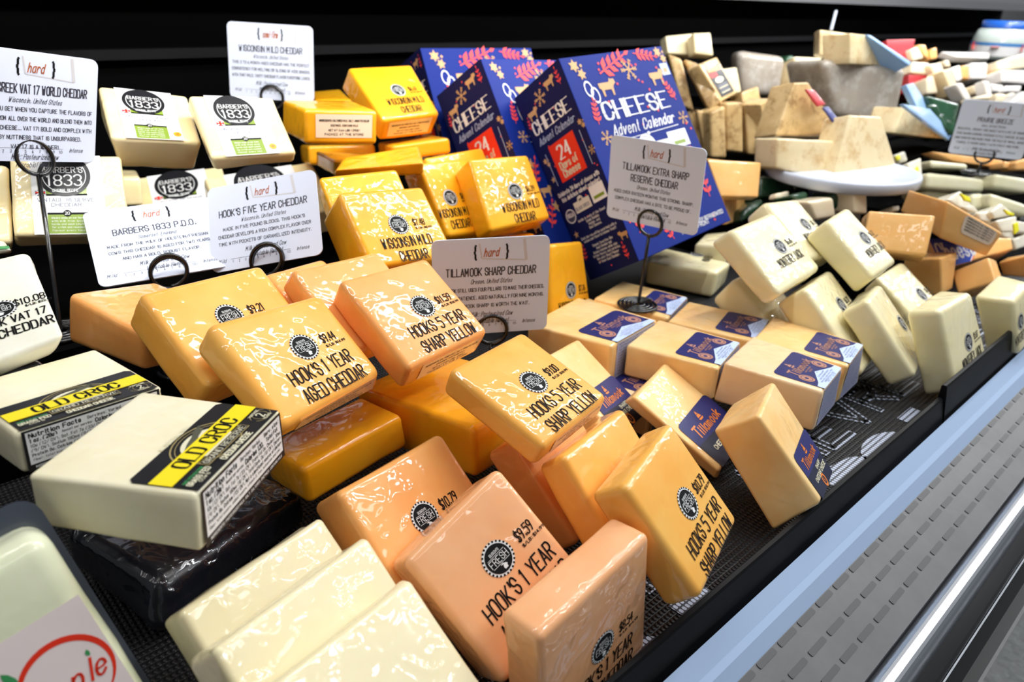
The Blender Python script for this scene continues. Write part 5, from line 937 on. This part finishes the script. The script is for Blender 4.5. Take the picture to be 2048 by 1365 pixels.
# ---- white pattern woven into the mat
ma = Art(lambda x, y: Vector((x, y, DZ)), Vector((0, 0, 1)), .0002)
def outline(a, s, cx, cy, h, w, m):
    text(a, s, cx, cy, h, w, m, 0, wt=.22, slant=.0); text(a, s, cx, cy, h, w, MATM, 2, wt=.11)
for cx in (.79, .34, 1.24): outline(ma, 'CHEVRE', cx, .277, .046, .36, MATP)
for cx in (.78, 1.23, .33):
    ma.poly([(cx + .045 * math.cos(t), .212 + .024 * math.sin(t)) for t in [math.pi * i / 12 for i in range(13)]], MATP)
    ma.poly([(cx - .115, .211), (cx - .05, .211), (cx - .035, .222), (cx - .05, .233), (cx - .09, .240), (cx - .115, .232)], MATP)
    ma.poly([(cx + .075, .215), (cx + .115, .215), (cx + .115, .233), (cx + .075, .233)], MATP)
ma.build('woven_pattern', case)

# ================================================================ THE CHEESES
DOT = {}
def block(key, m, name, label, cat='cheese', group=None, r=.0055, amp=.0007):
    kind, flat, uv = BLOCKS[key]; X = [Vector(flat[i:i + 3]) for i in range(0, 24, 3)]
    c = sum(X, Vector()) / 8; root = empty(name, c); tag(root, label, cat, group)
    vl, fs = rounded(X, r, amp, seed=(hash_(key) % 97) * .37)
    b = MB(); b.add(vl, fs, m); b.build('cheese', root, True)
    return root, X, uv
def hash_(s): return sum((i + 3) * ord(c) * 7 for i, c in enumerate(s))
HG = 'orange cheddar blocks in cling film piled in the middle'
for key, m, lab, price, per, l1, l2, kk in (
    ('A', 'amber', 'large orange cheddar block priced $9.44, tilted behind the yellow-banded foreground block', '$9.44', '$/LB: $14.99', "HOOK'S 1 YEAR", 'AGED CHEDDAR', 1),
    ('B', 'amber', 'orange cheddar block half hidden behind the $9.44 block, below the pink-tinted sign card', '$9.21', '', '', '', 1),
    ('D', 'hook', 'orange cheddar block with printed price $11.59 beside the sharp cheddar sign card', '$11.59', '$/LB: $18.99', 'HOOKS 5 YEAR', 'SHARP YELLOW', 1),
    ('F', 'amber', 'orange cheddar block with printed price $9.00 lying on top of the front pile', '$9.00', '$/LB: $18.99', 'HOOKS 5 YEAR', 'SHARP YELLOW', 1),
    ('I', 'hook', 'orange block priced $10.79 standing behind the peach-coloured $9.59 block', '$10.79', 'LBS: $18.99', '', '', 1),
    ('J', 'pink', 'pale peach cheddar block with printed price $9.59 leaning in the front', '$9.59', '$/LB: $14.99', "HOOK'S 1 YEAR", 'AGED CHEDDAR', 1),
    ('K', 'pink', 'peach cheddar block priced $8.54 standing upright against the front lip', '$8.54', '$/LB: $14.99', "HOOK'S 1 YEAR", 'AGED CHEDDAR', 1),
    ('L', 'amber', 'orange cheddar block priced $10.79 standing on the black mat at the front', '$10.79', '$/LB: $18.99', 'HOOKS 5 YEAR', 'SHARP YELLOW', 1)):
    root, X, uv = block(key, CH[m], 'cheddar_block', lab, 'cheese', HG, .006 if key != 'A' else .008)
    shop_print(root, X, uv, price, per, l1, l2)
    if key in 'ADF': side_sticker(root, X)
for key, m, lab in (('C', 'hook', 'peach-orange cheddar block with a flat top at the left end of the orange pile'), ('E', 'hook', 'orange block standing behind the $11.59 block, only its top showing'),
    ('E2', 'hook', 'orange block at the back of the pile below the pink-tinted sign card'), ('G', 'gold', 'deep golden block lying flat beneath the $11.59 and $9.00 blocks'), ('H', 'gold', 'smooth deep golden block lying under the $9.44 block'),
    ('M', 'amber', 'orange block leaning directly behind the upright $10.79 block on the mat'), ('N', 'hook', 'shaded orange block wedged under the $9.00 block'), ('SO', 'amber', 'small orange piece peeping out under the leftmost orange block')):
    block(key, CH[m], 'cheddar_block', lab, 'cheese', HG, .006)
TG = 'light cheddar blocks with navy labels'
for key, m, s0, s1, t0, sharp, lab in (
    ('T1', 'till', .10, .93, .50, 0, 'light cheddar block with navy label in the middle of the flat front row'), ('T2', 'tillw', .10, .93, .48, 0, 'frontmost flat light cheddar block with navy label and grey speckled side'),
    ('T3', 'till', .10, .93, .52, 0, 'light cheddar block with navy label at the right end of the back row'), ('T4', 'till', .10, .93, .52, 0, 'light cheddar block with navy label right in front of the white cheese pile'),
    ('T5', 'till', .12, .93, .52, 0, 'light cheddar block with navy label left of the wire coil base'), ('T6', 'till', .12, .93, .52, 0, 'light cheddar block that carries the black wire coil base'),
    ('T7', 'till', .12, .93, .52, 0, 'light cheddar block with navy label beside the sharp cheddar sign card'), ('T8', 'tillw', .12, .93, .42, 0, 'cloudy light cheddar block low in the row, navy label partly covered'),
    ('T9', 'till', .10, 1.0, .50, 1, 'light cheddar block with dark navy label leaning behind the $9.00 block'), ('T10', 'till', .10, 1.0, .47, 1, 'leaning light cheddar block with orange lettering on navy behind the upright $10.79 block'),
    ('T11', 'till', .10, 1.0, .52, 1, 'light cheddar block with navy label standing alone on the mat against the lip')):
    root, X, uv = block(key, CH[m], 'cheddar_block', lab, 'cheese', TG, .004)
    navy_label(root, X, s0, s1, t0, bool(sharp))
MG = 'white jack cheese blocks on the right'
for key, lab, price in (('MJ1', 'large white cheese block with glaring film on top of the right pile', '$6.80'), ('MJ2', 'white cheese block behind the top block of the right pile', '$6.71'), ('MJ3', 'white cheese block tilted on top of the pile right of the largest one', '$6.02'),
    ('MJ4', 'white cheese block leaning under the top block, just behind the flat cheddars', '$6.30'), ('MJ5', 'white cheese block buried at the left foot of the white pile', ''), ('MJ6', 'white cheese block leaning left of the one that stands against the front lip', '$6.40'),
    ('MJ7', 'white cheese block leaning in front of the apricot blocks', '$6.10'), ('MJ8', 'white cheese block standing against the notch of the front lip', '$5.87'), ('MJ9', 'white cheese block at the right edge of the picture behind the lip', '$6.13'),
    ('MJ0', 'white cheese block lying flat beside the calendar boxes behind the coil base', '$6.99'), ('MJ00', 'sliver of a white cheese block behind the flat one by the calendar', '')):
    root, X, uv = block(key, CH['jack'], 'white_cheese_block', lab, 'cheese', MG, .007)
    if uv:
        shop_print(root, X, uv, price, '$/LB: $9.99', '' if key in ('MJ4', 'MJ6', 'MJ7') else 'MONTEREY JACK', '', w1=.062, k=.95)
WG = 'yellow mild cheddar blocks piled at the back'
for key, lab, price, st in (
    ('W1', 'yellow cheddar block priced $7.48 at the front of the yellow pile', '$7.48', 0), ('W2', 'yellow cheddar block directly behind the $7.48 block, label hidden', '', 0), ('W3', 'yellow cheddar block priced $6.56 between the other two labelled ones', '$6.56', 0),
    ('W4', 'yellow cheddar block priced $6.39 next to the calendar boxes', '$6.39', 0), ('W5', 'edge of a yellow cheddar block under the $6.39 one', '', 0), ('W6', 'yellow cheddar block crowning the back of the yellow pile by the calendars', '$6.61', 1),
    ('W7', 'yellow cheddar block with glittering front film and pink sticker below the top sign card', '', 2), ('W8', 'yellow cheddar block at the very back behind the pink-stickered one', '', 0), ('W9', 'yellow cheddar block beneath the pink-stickered one', '', 0),
    ('W10', 'short yellow cheddar block lying left in the middle of the yellow pile', '', 0), ('W11', 'long yellow cheddar block tipped across the middle of the yellow pile', '', 0), ('W12', 'flat yellow cheddar block under the crowning one', '', 0),
    ('W13', 'yellow cheddar block whose top edge shows behind the $6.56 one', '', 0), ('W14', 'yellow cheddar block priced $7.76 right of the sharp cheddar sign card', '$7.76', 0)):
    root, X, uv = block(key, CH['wisc'], 'yellow_cheddar_block', lab, 'cheese', WG, .0055)
    if uv and st != 2: shop_print(root, X, uv, price, '$/LB: $8.99', 'WISCONSIN MILD', 'CHEDDAR', w1=.064, w2=.036, k=1)
    if st:
        if st == 1: side_sticker(root, X, .12, .88)
        else: side_sticker(root, X, .14, .92)
BG = 'ivory cheddar blocks with round black labels'
for key, lab in (('Ba1', 'ivory cheddar block with round black label behind the left sign card'), ('Ba2', 'ivory cheddar block with round black label left of the top sign card'), ('Ba3', 'ivory cheddar block with round black label behind the left wire stem'),
    ('Ba4', 'ivory cheddar block tipped back behind the two lower sign cards'), ('Ba5', 'ivory cheddar block behind the pink-tinted sign card'), ('Ba6', 'ivory cheddar block cut by the left edge of the picture'), ('Ba7', 'small bit of an ivory block under the upper two ivory ones')):
    root, X, uv = block(key, CH['barb'], 'ivory_cheddar_block', lab, 'cheese', BG, .005, .001)
    if key not in ('Ba6', 'Ba7'): round_label(root, X)
root, X, uv = block('VAT', CH['vat'], 'white_cheddar_block', 'white cheddar block priced $10.08 at the left edge under the left sign card', 'cheese', None, .006)
a = face_art(X, 'top', metric=True); seal(a, *uv); ux, uy = uv
text(a, '$10.08', ux + .021, uy + .003, .0085, .021, INK, 0, wt=.12); text(a, '$/LB: $23.99', ux + .026, uy - .0045, .0024, .018, INK, 0, wt=.22)
text(a, 'DEER CREEK VAT 17', ux - .006, uy - .017, .0092, .070, INK, 0, wt=.125, jit=.03); text(a, 'WORLD CHEDDAR', ux - .002, uy - .032, .0104, .066, INK, 0, wt=.125, jit=.03); a.build('printed_lettering', root)
root, X, uv = block('GW', CH['green'], 'white_cheese_round', 'white cheese with a green band tucked behind the $10.08 block', 'cheese', None, .008)
a = face_art(X, 'top', lift=.0006); a.rect(0, -.99 * a.h, a.w, -.72 * a.h, GREENP, 1); a.build('green_band', root)
block('DK', CH['blackc'], 'black_wrapped_block', 'small black wrapped block under the $10.08 block', 'cheese', None, .008)
for key, lab in (('OC1', 'cream cheddar block with yellow-banded black label in the left foreground'), ('OC2', 'cream cheddar block with yellow-banded black label behind the foreground one')):
    root, X, uv = block(key, CH['croc'], 'cream_cheddar_block', lab, 'cheese', 'cream cheddar blocks with yellow-banded labels', .0035, .0008); croc_label(root, X)
root, X, uv = block('BB', CH['blackc'], 'black_wax_block', 'glossy black waxed block under the foreground yellow-banded cheddar', 'cheese', None, .012, .0035)
s = face_art(X, 'bottom', metric=True, lift=.0005)
s.ring(.0, -.004, .0100, .0106, GREYT, 0, 26); text(s, 'FRESH', 0, -.004, .004, .013, GREYT, 1, wt=.14); s.build('round_seal', root)
for key, lab in (('WB1', 'rearmost of the three leaning cream slabs in the foreground'), ('WB2', 'middle one of the three leaning cream slabs in the foreground'), ('WB3', 'nearest and largest of the three leaning cream slabs in the foreground')):
    block(key, CH['slab'], 'cream_cheese_slab', lab, 'cheese', 'leaning cream slabs', .0045, .0016)
root, X, uv = block('AP', CH['apple'], 'vacuum_packed_cheese', 'vacuum packed pale green cheese with red apple label in the lower left corner', 'cheese', None, .012); apple_label(root, X)
# sealed border of the vacuum pack
ex = (X[1] - X[0]).normalized(); ey = (X[0] - X[3]).normalized(); nz = ex.cross(ey).normalized(); w_ = (X[1] - X[0]).length; h_ = (X[0] - X[3]).length; cc = sum(X[:4], Vector()) / 4 - nz * .030
b = MB(); p = []
for cx, cy, q in ((w_ / 2 - .002, h_ / 2 + .002, 0), (-w_ / 2 + .002, h_ / 2 + .004, 1), (-w_ / 2 + .002, -h_ / 2 - .004, 2), (w_ / 2 - .002, -h_ / 2 - .004, 3)):
    for i in range(5): an = (q + i / 4) * math.pi / 2; p.append((cx + .012 * math.cos(an) - .006 * (1 if cx > 0 else -1), cy + .012 * math.sin(an)))
k = len(p); b.add([cc + ex * x + ey * y for x, y in p] + [cc + ex * x + ey * y - nz * .0016 for x, y in p], [tuple(range(k)), tuple(reversed(range(k, 2 * k)))] + [(i, k + i, k + (i + 1) % k, (i + 1) % k) for i in range(k)], mat('vacuum_film', (.05, .06, .085), .3, coat=.9)); b.build('sealed_border', root)
CG = 'apricot cheese blocks beyond the white pile'
for key, lab in (('CO1', 'apricot cheese block standing behind the tilted white blocks'), ('CO2', 'apricot cheese wedge with a pink sticker on top of the blue-labelled one'), ('CO3', 'apricot cheese block with a blue label lying under the wedge'), ('CO4', 'apricot cheese block standing below the blue label'),
    ('CO5', 'apricot cheese block leaning right below the blue label'), ('CO6', 'apricot cheese block at the right edge of the picture'), ('CO7', 'apricot cheese block stacked right of the calendars under the platter'), ('CO8', 'apricot cheese block beneath the stacked one right of the calendars')):
    root, X, uv = block(key, CH['colby'], 'apricot_cheese_block', lab, 'cheese', CG, .004)
    if key == 'CO2':
        a = face_art(X, 'top', lift=.0006); w, h = a.w, a.h; a.rect(.32 * w, -.62 * h, .92 * w, -.06 * h, CLEAR, 0, r=.008)
        for i in range(5): text(a, 'INGREDIENTS CULTURED MILK', .62 * w, -(.12 + .09 * i) * h, .05 * h, .5 * w, INK, 1, wt=.2)
        a.build('ingredient_sticker', root)
    if key == 'CO3':
        a = face_art(X, 'top', lift=.0006); w, h = a.w, a.h; a.poly([(0, -h), (.40 * w, -h), (.66 * w, 0), (0, 0)], REDP, 0); a.poly([(0, -h), (.385 * w, -h), (.645 * w, 0), (0, 0)], WHITE, 1); a.poly([(0, -h), (.37 * w, -h), (.62 * w, 0), (0, 0)], mat('royal_blue', (.012, .045, .42), .35, coat=.5), 2)
        text(a, 'Cheese', .26 * w, -.48 * h, .60 * h, .46 * w, WHITE, 3, wt=.15, contrast=.5, serif=True); a.build('blue_label', root)
# calendars
for key, lab in (('Cal3', 'blue cheese advent calendar box in front, showing its whole printed face'), ('Cal2', 'blue advent calendar box in the middle, half hidden by the front one'), ('Cal1', 'rearmost blue advent calendar box by the top of the yellow pile')):
    kind, flat, uv = BLOCKS[key]; X = [Vector(flat[i:i + 3]) for i in range(0, 24, 3)]; root = empty('advent_calendar', sum(X, Vector()) / 8); tag(root, lab, 'calendar box', 'advent calendar boxes')
    vl, fs = rounded(X, .0012, 0); b = MB(); b.add(vl, fs, CALB); b.build('carton', root); calendar_art(root, X, key == 'Cal3')

# ================================================================ sign cards and their wire holders
def BX(k): f = BLOCKS[k][1]; return [f[i:i + 3] for i in range(0, 24, 3)]
CARDS = [
 ('K1', 'DEER CREEK VAT 17 WORLD CHEDDAR', 'Wisconsin, United States', ['WHAT DO YOU GET WHEN YOU CAPTURE THE FLAVORS OF', 'CHEDDARS FROM ALL OVER THE WORLD AND BLEND THEM INTO', 'ONE GREAT CHEESE... VAT 17! BOLD AND COMPLEX WITH', 'A TANGY NUTTINESS THAT IS UNSURPASSED.', 'VAT 17 IS A WINNER!'], 'Microbial Rennet', 'hard', None, 'white sign card for a world cheddar, cut by the left picture edge'),
 ('K2', 'WISCONSIN MILD CHEDDAR', 'Wisconsin, United States', ['THIS 3 TO 6 MONTH AGED CHEDDAR HAS THE PERFECT', 'CONSISTENCY FOR MELTING OR SLICING OF KIDS SNACKS.', 'WITH THAT MILD, TASTY CHEDDAR FLAVOR EVERYONE LOVES.'], 'Microbial Rennet', 'semi-firm', None, 'white sign card at the top in front of the black back panel'),
 ('K3', 'BARBERS 1833 P.D.O.', 'Somerset, England', ['MADE FROM THE MILK OF HOLSTEIN/FRIESIAN', 'COWS THIS CHEDDAR IS AGED FOR TWO YEARS', 'AND HAS A BOLD, ROBUST FLAVOR.'], 'Vegetable Rennet', 'hard', None, 'bluish white sign card left of the pink-tinted one, behind the orange pile'),
 ('K4', "HOOK'S FIVE YEAR CHEDDAR", 'Wisconsin, United States', ["MADE IN FIVE POUND BLOCKS, THIS HOOK'S", 'CHEDDAR DEVELOPS A RICH COMPLEX FLAVOR OVER', 'TIME WITH POCKETS OF CARAMELIZED INTENSITY.'], 'Vegetable Rennet', 'hard', None, 'pink-tinted sign card for a five year cheddar behind the orange pile'),
 ('K5', 'TILLAMOOK SHARP CHEDDAR', 'Oregon, United States', ['TILLAMOOK STILL USES FOUR PILLARS TO MAKE THEIR CHEESES,', 'INCLUDING PATIENCE. AGED NATURALLY FOR NINE MONTHS,', 'TILLAMOOK SHARP IS WORTH THE WAIT.'], 'Vegetable Rennet', 'hard', None, 'white sign card for a sharp cheddar right of the $11.59 block'),
 ('K6', 'TILLAMOOK EXTRA SHARP', 'Oregon, United States', ['AGED OVER SIXTEEN MONTHS THIS STRONG, SHARP,', 'COMPLEX CHEDDAR HAS A BITE TO BE PROUD OF.'], 'Vegetable Rennet', 'hard', 'RESERVE CHEDDAR', 'white sign card held up in front of the calendar boxes'),
 ('K7', 'PRAIRIE BREEZE', 'Iowa, United States', ['BEAUTIFUL, CREAMY AND SWEET WITH A BIT OF CRUNCH,', 'THIS AWARD WINNING CHEDDAR STYLE CHEESE IS AGED', 'NINE MONTHS AND MADE FROM THE MILK OF SMALL AMISH', 'FARMS. IT PAIRS NICELY WITH FRUIT AND WINE.'], 'Microbial Rennet', 'hard', None, 'white sign card at the right edge above the white log cheeses')]
RB = {'K1': (.0, .965), 'K2': (0, .965), 'K3': (0, .965), 'K4': (0, .967), 'K5': (0, .9), 'K6': (0, .965), 'K7': (0, 1.05)}
for k, t, o, ls, rn, wd, t2, lab in CARDS:
    bc, ex, ey, nn = sign_card(k, BX(k), t, o, ls, rn, wd, t2, label=lab)
    ring = bc + nn * .0005 + Vector((0, 0, .004)); 
    if k == 'K6': base = Vector((.797, .578, T6TOP))
    elif k == 'K1': base = Vector((.137, .795, 1.0185))
    elif k == 'K7': base = Vector((ring.x + .005, ring.y + .005, ring.z - .042))
    else: base = Vector((ring.x + RBX.get(k, (0, 0))[0], ring.y + RBX.get(k, (0, 0))[1], RB[k][1]))
    holder(ring, ex, nn, base, {'K1': 'black wire holder with a long stem at the left, gripping the world cheddar card', 'K2': 'black wire holder under the top sign card behind the yellow pile', 'K3': 'black wire holder of the bluish card, ring showing over the orange blocks', 'K4': 'black wire holder of the pink-tinted card', 'K5': 'black wire holder behind the $11.59 block', 'K6': 'black wire holder standing on a flat light cheddar, coil base in full view', 'K7': 'small black wire holder standing on the white log cheeses'}[k])

# ================================================================ the far end of the case
FARSPEC = {
 'parm_pale': ('hard_cheese_piece', 'pale hard cheese piece in film behind the calendar boxes', 'cheese', 'pale hard cheese pieces behind the calendars', .004),
 'parm': ('hard_cheese_wedge', 'brown rinded hard cheese wedge standing right of the calendar boxes', 'cheese', 'brown hard cheese wedges right of the calendars', .006),
 'parm_edge': ('hard_cheese_wedge', 'brown rind side of a leaning hard cheese wedge by the calendars', 'cheese', 'brown hard cheese wedges right of the calendars', .004),
 'parm_label': ('labelled_cheese_wedge', 'hard cheese wedge with a dark label near the calendars', 'cheese', 'hard cheese wedges with dark labels', .004),
 'rind': ('cheese_wheel_piece', 'big grey-rinded piece of a cheese wheel', 'cheese', 'grey-rinded wheel pieces', .02),
 'pale': ('parmesan_wedge', 'golden hard cheese wedge at the platter', 'cheese', 'golden wedges round the platter', .005),
 'cream': ('wrapped_cheese_piece', 'cream wrapped cheese piece at the far end of the case', 'cheese', 'cream pieces at the far end', .006),
 'white': ('wrapped_cheese_piece', 'white wrapped cheese piece at the far end of the case', 'cheese', 'white pieces at the far end', .006),
 'orange': ('wrapped_cheese_piece', 'orange cheese piece at the far end of the case', 'cheese', 'orange pieces at the far end', .005),
 'goat': ('log_cheese', 'white log cheese in clear film with a green and pink label', 'cheese', 'white log cheeses on the right', .009),
 'pyramid': ('wrapped_wedge', 'small film-wrapped white wedge among the yellow stickers', 'cheese', 'small wrapped wedges with yellow stickers', .004),
 'greenwax': ('green_film_cheese', 'cheese in dark green film near the platter', 'cheese', 'green film cheeses', .01),
 'redbox': ('red_carton', 'small red carton behind the stacked wheel pieces', 'box', 'red cartons', .002),
 'bluestrip': ('blue_label', 'light blue film label on the parmesan wedges', 'label', 'light blue labels', .002),
 'redstrip': ('red_label', 'red strip label on the sloping edge of the tall parmesan wedge', 'label', None, .001),
 'navystrip': ('navy_label', 'navy strip label below the red one on the tall parmesan wedge', 'label', None, .001),
 'yellowtag': ('yellow_sticker', 'yellow sticker on a small wrapped wedge', 'sticker', 'yellow stickers', .001),
}
for i, (kind, flat) in enumerate(FAR):
    X = [Vector(flat[j:j + 3]) for j in range(0, 24, 3)]; nm, lab, cat, grp, r = FARSPEC[kind]
    c = sum(X, Vector()) / 8; root = empty(nm, c); tag(root, FARLAB.get(i, lab), cat, None if i in FARLAB else grp)
    b = MB(); vl, fs = rounded(X, r, .0012 if kind not in ('redbox', 'bluestrip', 'yellowtag') else 0, seed=i * 1.3); b.add(vl, fs, CH['parm' if kind in ('parm_edge', 'parm_label') else kind]); b.build('body', root, True)
    if kind == 'parm_label':
        a = face_art(X, 'top', lift=.001); w, h = a.w, a.h; a.rect(.14 * w, -.92 * h, .90 * w, -.16 * h, BLK, 0); a.poly([(.18 * w, -.30 * h), (.86 * w, -.30 * h), (.86 * w, -.20 * h), (.18 * w, -.22 * h)], ORANGE_P, 1)
        a.rect(.18 * w, -.42 * h, .52 * w, -.28 * h, CORAL, 1); a.disc(.5 * w, -.52 * h, .22 * w, CREAMP, 1, 16, ry=.07 * h)
        for q in range(4): a.rect(.26 * w, -(.66 + .06 * q) * h, .78 * w, -(.64 + .06 * q) * h, CREAMP if q % 2 else GREYT, 1)
        a.build('dark_label', root)
    if kind == 'goat':
        a = face_art(X, 'upper', lift=.001); w, h = a.w, a.h; a.rect(.12 * w, -.85 * h, .88 * w, -.15 * h, WHITE, 0); a.disc(.38 * w, -.5 * h, .12 * w, mat('pink_print', (.75, .35, .42), .5), 1, 14, ry=.25 * h); a.disc(.66 * w, -.5 * h, .20 * w, mat('teal_print', (.03, .22, .15), .5), 1, 16, ry=.28 * h); a.rect(.14 * w, -.6 * h, .26 * w, -.3 * h, mat('teal_print', (.03, .22, .15), .5), 1); a.build('label', root)
# round platter on a pedestal
pc = Vector(PLATTER); pl = empty('round_platter', pc); tag(pl, 'white round platter raised over the green film cheeses, carrying parmesan wedges', 'platter')
b = MB(); b.lathe([(.0001, 0), (.128, 0), (.136, .003), (.138, -.002), (.137, -.016), (.130, -.020), (.0001, -.020)], pc, mat('platter_white', (.62, .68, .80), .4, coat=.3), 64); b.build('plate', pl, True)
b = MB(); b.lathe([(.0001, -.0201), (.055, -.0205), (.050, -.06), (.05, -(pc.z - .9) + .002), (.0001, -(pc.z - .9) + .002)], pc, mat('pedestal_grey', (.25, .28, .32), .5), 32); b.build('pedestal', pl, True)
def jar(c, s, lab):
    V = .62
    c = Vector(c); root = empty('cheese_jar', c); tag(root, lab, 'jar', 'jars with blue lids')
    b = MB(); b.lathe([(.0001, 0), (.040 * s, 0), (.044 * s, .004), (.044 * s, .045 * s * V), (.040 * s, .062 * s * V), (.034 * s, .070 * s * V)], c, mat('jar_glass', (.62, .72, .68), .12, coat=1), 32); b.build('jar_body', root, True)
    b = MB(); b.lathe([(.037 * s, .068 * s * V), (.037 * s, .082 * s * V), (.034 * s, .084 * s * V), (.0001, .084 * s * V)], c, mat('lid_blue', (.02, .12, .55), .3, coat=.5), 32); b.build('lid', root, True)
    b = MB(); b.lathe([(.0447 * s, .008 * s * V), (.0447 * s, .036 * s * V)], c, WHITE, 32); b.lathe([(.0449 * s, .030 * s * V), (.0449 * s, .037 * s * V)], c, mat('jar_blue', (.06, .25, .60), .4), 32)
    for i in range(8):
        an = i * math.pi / 4; b.lathe([(.0001, .0), (.006 * s, .0)], c + Vector((.0455 * s * math.cos(an), .0455 * s * math.sin(an), .028 * s * V)), REDP, 10, ax=Vector((math.cos(an), math.sin(an), 0.001)).normalized())
    b.build('jar_label', root)
for c, s, lab in JARS: jar(c, s, lab)
b = MB(); b.tube([PIN0, PIN1], .0035, mat('clear_plastic_rod', (.5, .56, .68), .2, coat=.8), 8); tag(b.build('display_pick'), 'thin clear pick standing in the cheese on top of the grey wheel piece', 'pick')
